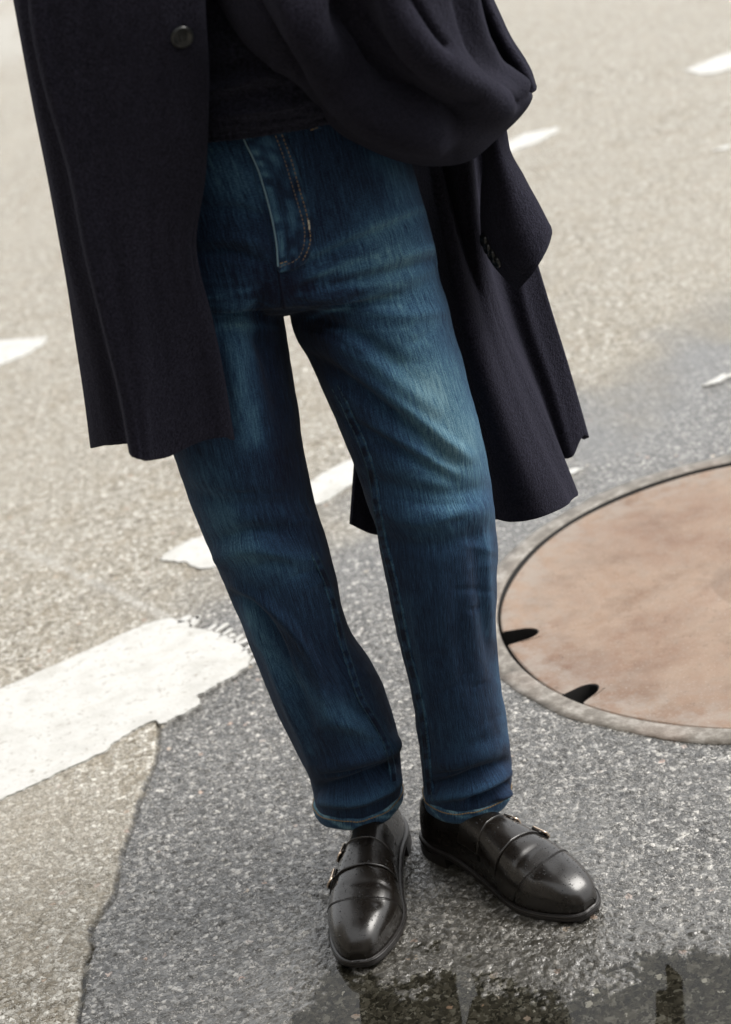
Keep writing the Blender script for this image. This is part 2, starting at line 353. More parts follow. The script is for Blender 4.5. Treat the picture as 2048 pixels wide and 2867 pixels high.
def road_fields(x, y):
    P = np.stack([x, y], 1); n = len(P)
    near = (y < 3.2) & (y > -1.2) & (np.abs(x) < 2.2)
    zone = np.zeros(n); d = np.full(n, -9.)
    idx = np.where((y < 3.2) & (x > -1.5) & (x < 3.6))[0]
    Pn = P[idx] + .020 * (np.stack([fbm(x[idx] * 30, y[idx] * 30, 3), fbm(x[idx] * 30, y[idx] * 30, 9)], 1) - .47) + .010 * (np.stack([vnoise(x[idx] * 150, y[idx] * 150, 33), vnoise(x[idx] * 150, y[idx] * 150, 39)], 1) - .5)
    dd = segdist(Pn, np.vstack([PATCH, PATCH[:1]])) * np.where(inside(Pn, PATCH), 1, -1)
    d[idx] = dd
    wid = .006 + .45 * sstep(.70, 1.3, y) + 0.05 * sstep(.6, .75, y)
    nn = (fbm(x * 5, y * 5, 21) - .47) * 1.6 * sstep(.75, 1.2, y)
    zone = sstep(-.5, .5, d / wid + nn)
    dc = segdist(P[near], CRACK)
    crack = np.zeros(n); gapw = .0018 + .0028 * fbm(x[near] * 40, y[near] * 40, 5)
    crack[near] = (1 - sstep(gapw * .6, gapw * 1.6, dc)) * sstep(.25, .5, fbm(x[near] * 14, y[near] * 14, 8) + .12)
    for i, h in enumerate(hair[:1]):
        hc = segdist(P[near] + .01 * (np.stack([vnoise(x[near] * 60, y[near] * 60, 31), vnoise(x[near] * 60, y[near] * 60, 37)], 1) - .5), h)
        crack[near] = np.maximum(crack[near], .8 * (1 - sstep(.001, .0035, hc)))
    # standing water and damp ground
    pd = segdist(P, np.vstack([PUDPOLY, PUDPOLY[:1]])) * np.where(inside(P, PUDPOLY), 1, -1)
    damp = sstep(-.22, .02, pd + .12 * (fbm(x * 9, y * 9, 41) - .47))
    shoe = 1 - sstep(.04, .20, np.hypot((x - .03) / 1.2, (y + .01)) - .04 + .1 * (fbm(x * 12, y * 12, 43) - .5))  # wet ground round the feet, also painting in the shoes' contact shadow
    bandd = segdist(P, np.array([gnd(a, b)[:2] for a, b in [(1320, 960), (1440, 860), (1560, 760), (1800, 640)]]))
    band = (1 - sstep(.05, .25, bandd + .2 * (fbm(x * 6, y * 6, 44) - .5))) * .9
    pale = np.zeros(n); pl = segdist(P, hair[1]); pale = np.maximum(pale, (1 - sstep(.004, .014, pl + .012 * (fbm(x * 40, y * 40, 46) - .47))) * .8)
    far = np.array([gnd(a, b)[:2] for a, b in [(-300, 0), (45, 0), (70, 90), (40, 130), (-300, 160)]]); pale = np.maximum(pale, inside(P, far) * .8)
    ln = segdist(P, np.array([gnd(a, b)[:2] for a, b in [(0, 490), (125, 500)]])); pale = np.maximum(pale, (1 - sstep(.01, .03, ln)) * .7)
    blot = sstep(.52, .66, fbm(x * 3.1 + 3, y * 3.1, 47)) * zone * .5
    wet = np.clip(np.maximum.reduce([damp, shoe * .9, band, blot]), 0, 1)
    # relief: proud stones in worn binder
    def stones(cell, s):
        ix, iy = np.floor(x / cell), np.floor(y / cell); best = np.zeros(n)
        for a in (-1, 0, 1):
            for b in (-1, 0, 1):
                cx, cy = ix + a, iy + b
                px = (cx + .1 + .8 * _hash(cx, cy, s)) * cell; py = (cy + .1 + .8 * _hash(cx, cy, s + 1)) * cell
                r = cell * (.35 + .3 * _hash(cx, cy, s + 2)); hh = _hash(cx, cy, s + 3) ** 1.5
                q = 1 - ((x - px) ** 2 + (y - py) ** 2) / r ** 2
                best = np.maximum(best, hh * np.sqrt(np.clip(q, 0, 1)))
        return best
    z = .0016 * stones(.0062, 3) + .0020 * stones(.0105, 13) * (.35 + .65 * zone) - .0016
    z += .0022 * (fbm(x * 2.3, y * 2.3, 51) - .47) + .0016 * (fbm(x * 40, y * 40, 55) - .47)
    z -= .0018 * sstep(-.3, .5, d / .01) * (1 - sstep(.72, .9, y))         # the patch lies a little lower than the old road
    z -= .004 * crack
    z -= .0090 * sstep(-.07, .13, pd + .11 * (fbm(x * 18, y * 18, 61) - .47) + .10 * (fbm(x * 6, y * 6, 62) - .47) + .05 * (fbm(x * 70, y * 70, 63) - .47))
    return z, zone, wet, crack, pale

def axis(lo, hi, step, far_lo, far_hi, g=1.16):
    a = list(np.arange(lo, hi + step / 2, step)); s = step
    while a[-1] < far_hi: s *= (1.035 if s < .03 else g); a.append(a[-1] + s)
    s = step
    while a[0] > far_lo: s *= (1.05 if s < .03 else g); a.insert(0, a[0] - s)
    return np.array(a)
xs = axis(-.76, .98, .0026, -90, 90); ys = axis(-.46, .80, .0026, -60, 140)
X, Y = np.meshgrid(xs, ys); nx, ny = len(xs), len(ys)
z, zone, wet, crack, pale = road_fields(X.ravel(), Y.ravel())
rm = np.hypot(X.ravel() - MC[0], Y.ravel() - MC[1])
z = np.where(rm < RF1 + .02, z * sstep(RF1 - .01, RF1 + .02, rm) - .0035 * (1 - sstep(RF1 - .01, RF1 + .02, rm)), z)
I = np.arange(nx * ny).reshape(ny, nx)
Q = np.stack([I[:-1, :-1], I[:-1, 1:], I[1:, 1:], I[1:, :-1]], -1).reshape(-1, 4)
Q = Q[~(rm[Q] < RF1 - .012).all(1)]
me = bpy.data.meshes.new('road'); me.vertices.add(nx * ny); me.vertices.foreach_set('co', np.stack([X.ravel(), Y.ravel(), z], 1).astype(np.float32).ravel())
me.loops.add(len(Q) * 4); me.loops.foreach_set('vertex_index', Q.astype(np.int32).ravel())
me.polygons.add(len(Q)); me.polygons.foreach_set('loop_start', np.arange(0, len(Q) * 4, 4, dtype=np.int32)); me.polygons.foreach_set('loop_total', np.full(len(Q), 4, np.int32))
me.polygons.foreach_set('use_smooth', np.ones(len(Q), bool)); me.update(calc_edges=True); me.validate()
road = bpy.data.objects.new('road', me); col.objects.link(road); me.materials.append(ROAD); tag(road, 'old beige asphalt road with a darker wet grey patch', kind='structure')
fattr(road, 'zone', zone); fattr(road, 'wet', wet); fattr(road, 'crack', crack); fattr(road, 'pale', pale)
fattr(road, 'sub', (1 - sstep(WATER_Z - .0006, WATER_Z + .0002, z)) * (Y.ravel() < .05) * (Y.ravel() > -.9) * (np.abs(X.ravel()) < .75))

# puddle: a level sheet of water; the relief of the asphalt decides its shore
gx = np.arange(-.75, .8, .012); gy = np.arange(-.95, .02, .012)
GX, GY = np.meshgrid(gx, gy, indexing='ij')
rip = gnd(1448, 2243)[:2]; rr = np.hypot(GX - rip[0], GY - rip[1])
o = mkgrid('puddle', np.stack([GX, GY, np.full_like(GX, WATER_Z)], -1), WATER)
tag(o, 'shallow puddle of rain water in front of the shoes', kind='structure')

# ------------------------------------------------------------------ painted markings
def outline(px, step=.004, amp=.004, freq=60, s=0, soft=True):
    P = np.array([gnd(a, b)[:2] for a, b in px]); P = resample(np.vstack([P, P[:1]]), step)[:-1]
    n1 = fbm(P[:, 0] * freq, P[:, 1] * freq, s) - .47; n2 = fbm(P[:, 0] * freq + 9, P[:, 1] * freq, s + 5) - .47
    m1 = fbm(P[:, 0] * 230, P[:, 1] * 230, s + 31) - .47; m2 = fbm(P[:, 0] * 230 + 9, P[:, 1] * 230, s + 35) - .47
    return P + amp * 2 * np.stack([n1, n2], 1) + min(amp, .006) * np.stack([m1, m2], 1)
def slab(polys, z0, z1):
    mb = MB()
    for P in polys:
        n = len(P); tri = tessellate_polygon([[Vector((a, b, 0)) for a, b in P]])
        V = [(a, b, z1) for a, b in P] + [(a, b, z0) for a, b in P]
        F = []
        for tr in tri:
            a, b, c = (P[i] for i in tr)
            ccw = (b[0] - a[0]) * (c[1] - a[1]) - (b[1] - a[1]) * (c[0] - a[0]) > 0
            F.append(tuple(tr) if ccw else tuple(tr)[::-1])
        area = sum(P[i][0] * P[(i + 1) % n][1] - P[(i + 1) % n][0] * P[i][1] for i in range(n))
        for i in range(n):
            j = (i + 1) % n; f = (i, i + n, j + n, j); F.append(f if area > 0 else f[::-1])
        mb.add(V, F)
    return mb
barA = outline([(-60, 1556), (0, 1532), (60, 1505), (130, 1475), (200, 1443), (270, 1410), (330, 1384), (375, 1374), (420, 1384), (436, 1394), (480, 1404),
                (520, 1420), (545, 1437), (560, 1462), (550, 1480), (520, 1500), (470, 1528), (440, 1545), (448, 1552), (445, 1565), (400, 1588), (360, 1608), (345, 1600), (325, 1606),
                (280, 1634), (250, 1650), (245, 1664), (200, 1684), (140, 1712), (80, 1742), (20, 1768), (-60, 1800)], amp=.006, s=3)
drips = []
for (a, b, c, d, wd) in [(398, 1382, 424, 1370, 10), (424, 1392, 440, 1372, 13), (436, 1374, 446, 1370, 7), (462, 1401, 480, 1388, 5), (479, 1404, 505, 1386, 6), (490, 1414, 514, 1398, 5), (508, 1416, 522, 1410, 7),
                      (520, 1428, 540, 1410, 5.5), (532, 1430, 556, 1420, 7), (540, 1446, 572, 1424, 5), (556, 1456, 576, 1444, 6), (556, 1474, 572, 1462, 5)]:
    n = 14; pts = []
    for k in range(n):
        th = 2 * math.pi * k / n; dx, dy = c - a, d - b; L = math.hypot(dx, dy); ux, uy = dx / L, dy / L
        e = math.cos(th); q = math.sin(th) * wd * .5 * (1.1 + .3 * e)
        pts.append(((a + c) / 2 + ux * e * L * .62 - uy * q, (b + d) / 2 + uy * e * L * .62 + ux * q))
    drips.append(outline(pts, .002, .002, 160, s=int(a)))
MARK = 'crosswalk paint on the road'
tag(slab([barA] + drips, -.008, .0018).build('crosswalk_bar', PAINT, smooth=False), 'wide white painted bar with ragged dripping end, left of the shoes', 'road marking', MARK)
barB = outline([(352, 1243), (385, 1222), (430, 1196), (480, 1186), (560, 1155), (640, 1110), (700, 1062), (760, 1030), (830, 995), (870, 1000), (850, 1030), (790, 1070), (730, 1110), (690, 1128), (600, 1190), (520, 1240), (470, 1262), (438, 1264), (412, 1250)], amp=.008, s=9)
tag(slab([barB], -.008, .0018).build('crosswalk_bar', PAINT, smooth=False), 'white painted bar passing behind both jeans legs at shin height', 'road marking', MARK)
barC = outline([(-140, 775), (-60, 762), (0, 755), (40, 752), (70, 754), (104, 748), (96, 768), (60, 786), (20, 804), (-60, 830), (-140, 850)], step=.01, amp=.012, freq=22, s=12)
tag(slab([barC], -.008, .0018).build('crosswalk_bar', PAINT, smooth=False), 'short white painted bar cut by the left edge, beside the coat', 'road marking', MARK)
barD = outline([(1000, 385), (1060, 350), (1125, 317), (1160, 300), (1200, 292), (1240, 284), (1236, 294), (1215, 308), (1180, 322), (1150, 332), (1120, 348), (1060, 382), (1010, 405)], step=.012, amp=.02, freq=14, s=14)
tag(slab([barD], -.012, .0018).build('crosswalk_bar', PAINT, smooth=False), 'blurred white painted bar just right of the draped coat sleeve', 'road marking', MARK)
barE = outline([(1518, 158), (1545, 146), (1580, 132), (1640, 112), (1720, 84), (1720, 120), (1640, 150), (1590, 164), (1560, 166)], step=.012, amp=.02, freq=14, s=15)
tag(slab([barE], -.012, .0018).build('crosswalk_bar', PAINT, smooth=False), 'blurred white painted bar at the upper right edge of the road', 'road marking', MARK)
scr = []
for a, b, c, d, wd, s in [(1262, 1052, 1292, 1042, 12, 1), (1560, 858, 1640, 826, 14, 2), (1580, 335, 1640, 322, 8, 3)]:
    scr.append(outline([(a, b), ((a + c) / 2, (b + d) / 2 - wd * .6), (c, d), ((a + c) / 2, (b + d) / 2 + wd * .6)], .004, .014, 50, s=s + 70))
for P_, lab in zip(scr, ('small white paint remnant on the wet road between coat hem and manhole', 'worn streak of white paint at the right edge above the manhole', 'tiny white paint fleck at the right edge far up the road')):
    tag(slab([P_], -.012, .0016).build('paint_remnant', PAINT, smooth=False), lab, 'road marking', 'worn paint remnants')

# ------------------------------------------------------------------ manhole
mh = empty('manhole', (MC[0], MC[1], 0)); tag(mh, 'round rusty iron manhole cover in a worn ring, at the right edge', 'manhole')
def ringmesh(name, prof, mat, parent, seg=220, wob=0.0, s=0):
    th = np.linspace(0, 2 * np.pi, seg, endpoint=False); G = []
    for k, (r, zz) in enumerate(prof):
        w_ = wob * (fbm(np.cos(th) * 7 + 20, np.sin(th) * 7 + 20, s + k) - .47) * 2 * (1 if k in (len(prof) - 1, len(prof) - 2) else 0)
        G.append(np.stack([(r + w_) * np.cos(th), (r + w_) * np.sin(th), np.full(seg, zz)], 1))
    return mkgrid(name, np.array(G), mat, parent, close_v=True)
ringmesh('frame_seat', [(RF0, -.12), (RF0, -.0035), (RF0 + .003, -.0015)], PIT_SHADE, mh)
fr = ringmesh('frame_ring', [(RF0 + .0005, -.005), (RF0 + .001, -.0022), (RF0 + .002, -.0014), (RF0 + .012, -.0012), (RF1 - .014, -.0014), (RF1 - .002, -.002), (RF1 + .001, -.02)], CONC, mh, wob=.007, s=5)
pit = ringmesh('pit', [(RF0, -.12), (.3, -.12), (.001, -.12)], PIT_SHADE, mh, 60)
# lid with two pick notches cut through its rim
out = []
for a in np.radians(np.arange(0, 360, 1.0)):
    r = RL + .0012 * math.sin(9 * a) 
    out.append((a, r))
notch = [(math.radians(180.3), .025, .052), (math.radians(-149.0), .022, .046)]
pts = []
for a, r in out:
    dmin = min(abs((a - n[0] + math.pi) % (2 * math.pi) - math.pi) * RL - n[1] for n in notch)
    if dmin > .002: pts.append((a % (2 * math.pi), [(r * math.cos(a), r * math.sin(a))]))
for na, hw, dep in notch:
    L = []
    for k in range(15):
        q = -1 + 2 * k / 14; rad = RL - .003 - dep * math.sqrt(max(0, 1 - q * q)) ** .8 if abs(q) < 1 else RL
        da = q * hw / RL; L.append((rad * math.cos(na + da), rad * math.sin(na + da)))
    pts.append((na % (2 * math.pi), L))
pts.sort(key=lambda t: t[0]); LP = np.array([p for _, L in pts for p in L])
lidmb = MB(); n = len(LP)
levels = [(1.0, -.035), (1.0, -.0045), (.995, -.0028), (.955, -.0028), (.948, -.0036), (.9, -.0036)]
rings = []
for sc, zz in levels:
    rings.append(np.c_[LP * sc, np.full(n, zz)])
for fct in (.8, .65, .5, .35, .255, .25, .245, .1):
    ang = np.arctan2(LP[:, 1], LP[:, 0]); rad = np.hypot(LP[:, 0], LP[:, 1]); b_ = np.minimum(1, max(0, (fct - .6) / .3))
    R_ = rad * .9 * b_ + RL * .9 * (1 - b_); R_ = R_ * fct / .9
    rings.append(np.c_[np.cos(ang) * R_, np.sin(ang) * R_, np.full(n, -.0036 - (.0007 if fct == .25 else 0))])
G = np.array(rings)
G = G + np.array([-.0035, -.0055, 0])
lid = mkgrid('cover', G, IRON, mh, close_v=True)
bm = bmesh.new(); bm.from_mesh(lid.data); bm.verts.ensure_lookup_table()
bm.faces.new([bm.verts[(len(rings) - 1) * n + k] for k in range(n)]); bmesh.ops.recalc_face_normals(bm, faces=bm.faces); bm.to_mesh(lid.data); bm.free()
lid.data.polygons.foreach_set('use_smooth', np.ones(len(lid.data.polygons), bool))
v = np.array([p.co for p in lid.data.vertices]); rv = np.hypot(v[:, 0], v[:, 1]); fattr(lid, 'edge', sstep(.33, .47, rv))
lid.data.materials.append(PIT_SHADE)
for p in lid.data.polygons:
    if p.center.z < -.003 and abs(p.normal.z) < .8: p.material_index = 1  # notch and rim walls coloured black, as if in shade
sm = lid.modifiers.new('edges', 'EDGE_SPLIT'); sm.split_angle = .6
for a, r in ():
    mb = MB(); seg = 12; q = math.radians(a); bx, by = r * math.cos(q), r * math.sin(q)
    V = [(bx + .0085 * math.cos(k * 2 * math.pi / seg), by + .0085 * math.sin(k * 2 * math.pi / seg), zz) for zz in (-.005, -.0018) for k in range(seg)] + [(bx, by, -.0014)]
    F = [(k, (k + 1) % seg, seg + (k + 1) % seg, seg + k) for k in range(seg)] + [(seg + k, seg + (k + 1) % seg, 2 * seg) for k in range(seg)]
    mb.add(V, F).build('bolt', STEEL, mh)

# ------------------------------------------------------------------ unseen houses added behind and beside the viewer to darken shoes and coat
def mat_brick():
    t = NT('brick_wall'); co = t.n('TexCoord').outputs['Generated']; br = t.n('TexBrick'); mp = t.mapping(t.obj(), (1, 1, 1)); t.l(mp, br.inputs['Vector'])
    br.inputs['Scale'].default_value = 4.0; br.inputs['Color1'].default_value = (.15, .075, .05, 1); br.inputs['Color2'].default_value = (.20, .11, .08, 1); br.inputs['Mortar'].default_value = (.25, .23, .2, 1)
    return t.out(Base_Color=br.outputs['Color'], Roughness=.9)
BRICK, TRIM, PANE = mat_brick(), simple('stone_trim', (.3, .28, .25), .8, nscale=20), simple('window_pane', (.03, .035, .04), .08)
def boxmesh(name, sx, sy, sz, mat):
    V = [(x * sx / 2, y * sy / 2, z_ * sz) for x in (-1, 1) for y in (-1, 1) for z_ in (0, 1)]
    F = [(0, 1, 3, 2), (4, 6, 7, 5), (0, 4, 5, 1), (2, 3, 7, 6), (0, 2, 6, 4), (1, 5, 7, 3)]
    me_ = bpy.data.meshes.new(name); me_.from_pydata(V, [], F); me_.materials.append(mat); return me_
def house(loc, rz, W_, H_, label):
    T = empty('shading_house', loc); T.rotation_euler = (0, 0, rz); tag(T, label, 'building', 'houses added outside the view for their shade')
    def part(name, me_, p, par=T):
        o = bpy.data.objects.new(name, me_); col.objects.link(o); o.parent = par; o.location = p; return o
    part('wall', boxmesh('wall', W_, 6, H_, BRICK), (0, 3, 0)); part('cornice', boxmesh('cornice', W_ + .4, .5, .5, TRIM), (0, -.15, H_ - .1))
    fm, pm, sm_, dm = boxmesh('window', 1.3, .16, 1.9, TRIM), boxmesh('pane', 1.1, .1, 1.7, PANE), boxmesh('sill', 1.5, .3, .12, TRIM), boxmesh('door', 1.3, .12, 2.4, PANE)
    nwin = int(W_ // 2.6)
    for fl in range(int(H_ // 3.1)):
        for k in range(nwin):
            x_ = (k - (nwin - 1) / 2) * 2.5
            if fl == 0 and k == nwin // 2: part('door', dm, (x_, -.03, .05)); continue
            w2 = part('window', fm, (x_, -.02, .9 + fl * 3.1)); part('pane', pm, (0, -.06, .1), w2); part('sill', sm_, (0, -.1, -.12), w2)
    return T
house((-6.5, -9.5, 0), math.pi, 13, 9.8, 'unseen brick house added behind the viewer, to the left, to darken reflections')
house((6.8, -9.5, 0), math.pi, 13, 9.0, 'unseen brick house added behind the viewer, to the right, to darken reflections')
house((-9.0, -1.5, 0), math.pi / 2, 15, 12.6, 'tall unseen brick house added on the left to shade the left sides')

# ================================================================== the person
person = empty('person', (0, 0, 0))
tag(person, 'person in dark navy wool coat, blue jeans and black buckled shoes standing on wet road', 'person')

# ------------------------------------------------------------------ jeans: two legs and seat grown into one cloth surface
def stations(S, n):
    """S rows: (Lx, Ly, Rx, Ry, Y, depth ratio) -> smooth list of ring centres, half axes"""
    A = []
    for lx, ly, rx, ry, Yc, k in S:
        L, R = at(lx, ly, Yc), at(rx, ry, Yc); c = (L + R) / 2; a = (R - L) / 2
        A.append(np.r_[c, a, k])
    return catmull(np.array(A), n)
def ringpts(c, a, k, N, off=0.0, e=1.0):
    r = np.linalg.norm(a); ax = a / r; b = np.array([0, 1., 0]); b = b - ax * (b @ ax); b /= np.linalg.norm(b)
    th = np.linspace(0, 2 * np.pi, N, endpoint=False); cs, sn = np.cos(th), np.sin(th)
    cs = np.sign(cs) * np.abs(cs) ** e; sn = np.sign(sn) * np.abs(sn) ** e
    return c + np.outer(cs * (r + off), ax) + np.outer(sn * (r * k + off), b)
LEG_L = [(702, 1800, 891, 1762, .105, 1.0), (692, 1745, 891, 1706, .10, 1.02), (668, 1685, 885, 1642, .09, 1.02), (628, 1600, 862, 1560, .075, 1.0), (590, 1515, 830, 1480, .06, 1.0),
         (552, 1420, 776, 1395, .045, 1.03), (510, 1315, 748, 1290, .035, 1.05), (468, 1225, 724, 1190, .03, 1.05), (430, 1130, 697, 1105, .028, 1.05), (385, 1010, 679, 1010, .028, 1.05),
         (345, 880, 661, 900, .03, 1.05), (318, 760, 643, 790, .03, 1.05), (305, 650, 634, 720, .035, 1.0), (310, 560, 620, 600, .035, .9)]
LEG_R = [(946, 1782, 1129, 1752, .065, 1.0), (941, 1722, 1134, 1700, .062, 1.03), (932, 1660, 1131, 1640, .055, 1.03), (918, 1580, 1122, 1570, .045, 1.02), (903, 1500, 1108, 1490, .035, 1.02),
         (880, 1400, 1101, 1390, .025, 1.02), (862, 1310, 1104, 1300, .015, 1.02), (847, 1235, 1103, 1200, .012, 1.0), (832, 1160, 1098, 1120, .01, 1.0), (798, 1065, 1086, 1040, .012, 1.0),
         (762, 965, 1068, 950, .015, 1.0), (724, 882, 1042, 850, .02, 1.0), (690, 802, 1012, 740, .025, 1.0), (652, 735, 985, 640, .03, 1.0), (640, 650, 955, 540, .035, .9)]
PELV = [(610, 690, 656, 682, .030, 2.4), (570, 680, 706, 664, .034, 1.3), (480, 668, 830, 634, .038, .82), (380, 655, 945, 608, .042, .62), (318, 640, 972, 590, .038, .68), (322, 560, 958, 510, .035, .72), (335, 460, 932, 420, .033, .73), (345, 370, 902, 320, .032, .74), (350, 290, 880, 230, .032, .74), (352, 230, 870, 160, .032, .74)]
stL, stR, stP = stations(LEG_L, 60), stations(LEG_R, 60), stations(PELV, 24)
def closed_tube(st, N=56, e=1.0):
    R = [ringpts(s[:3], s[3:6], s[6], N, e=e) for s in st]
    V = np.vstack(R); F = []
    for i in range(len(R) - 1):
        for k in range(N): F.append((i * N + k, i * N + (k + 1) % N, (i + 1) * N + (k + 1) % N, (i + 1) * N + k))
    F.append(tuple(range(N))[::-1]); F.append(tuple((len(R) - 1) * N + k for k in range(N)))
    return V, F
mb = MB()
for st in (stL, stR): mb.add(*closed_tube(st))
mb.add(*closed_tube(stP, e=.93))
tmp = mb.build('tmp', None)
bm = bmesh.new(); bm.from_mesh(tmp.data); bmesh.ops.recalc_face_normals(bm, faces=bm.faces); bm.to_mesh(tmp.data); bm.free()
m = tmp.modifiers.new('r', 'REMESH'); m.mode = 'VOXEL'; m.voxel_size = .0028; m.use_smooth_shade = True
m = tmp.modifiers.new('s', 'SMOOTH'); m.factor = .6; m.iterations = 14
dg = bpy.context.evaluated_depsgraph_get(); jm = bpy.data.meshes.new_from_object(tmp.evaluated_get(dg))
bpy.data.objects.remove(tmp)
jeans = bpy.data.objects.new('jeans', jm); col.objects.link(jeans); jeans.parent = person
jm.materials.clear(); jm.materials.append(DENIM); jm.name = 'jeans'
nv = len(jm.vertices); JV = np.empty(nv * 3, np.float32); jm.vertices.foreach_get('co', JV); JV = JV.reshape(-1, 3).astype(float)
def vnormals(me):
    a = np.empty(len(me.vertices) * 3, np.float32); me.vertices.foreach_get('normal', a); return a.reshape(-1, 3).astype(float)
def legcoord(P):                                   # cloth coordinates: round the leg and along it
    best = np.full(len(P), 1e9); U = np.zeros(len(P)); Vv = np.zeros(len(P)); which = np.zeros(len(P), int)
    for w_, st in enumerate((stL, stR)):
        C = st[:, :3]; s = np.r_[0, np.cumsum(np.linalg.norm(np.diff(C, axis=0), axis=1))]
        zc = np.minimum(P[:, 2], .80); o_ = np.argsort(C[:, 2]); Cx = np.interp(zc, C[o_, 2], C[o_, 0]); Cy = np.interp(zc, C[o_, 2], C[o_, 1])
        d = P[:, :2] - np.stack([Cx, Cy], 1); dist = np.linalg.norm(d, axis=1)
        u = np.arctan2(d[:, 0], -d[:, 1]) * .085; vv = np.interp(P[:, 2], C[o_, 2], s[o_] if s[o_][0] < s[o_][-1] else s[o_])
        vv = np.where(P[:, 2] > C[:, 2].max(), s[-1] + P[:, 2] - C[:, 2].max(), vv)
        k = dist < best; best[k] = dist[k]; U[k] = u[k] + w_ * .7; Vv[k] = vv[k]; which[k] = w_
    return U, Vv, which
JU, JVv, JW = legcoord(JV)
N0 = vnormals(jm); view = CAM - JV; view /= np.linalg.norm(view, axis=1)[:, None]
facing = sstep(.0, .3, (N0 * view).sum(1)); PX = proj(JV)
disp = np.zeros(nv); fade_light = np.full(nv, .18)
def brush(poly, width, amp, taper=True, mask=None):
    global disp
    P = catmull(poly, 40); d = np.full(nv, 1e9); tt = np.zeros(nv)
    for i in range(len(P)):
        q = np.hypot(PX[:, 0] - P[i, 0], PX[:, 1] - P[i, 1]); k = q < d; d[k] = q[k]; tt[k] = i / (len(P) - 1)
    g = np.exp(-(d / width) ** 2) * (np.sin(np.pi * np.clip(tt * .86 + .07, 0, 1)) ** .6 if taper else 1) * facing
    if mask is not None: g = g * mask
    disp += amp * g; return g
LM, RM = (JW == 0).astype(float), (JW == 1).astype(float)
mm = .0018
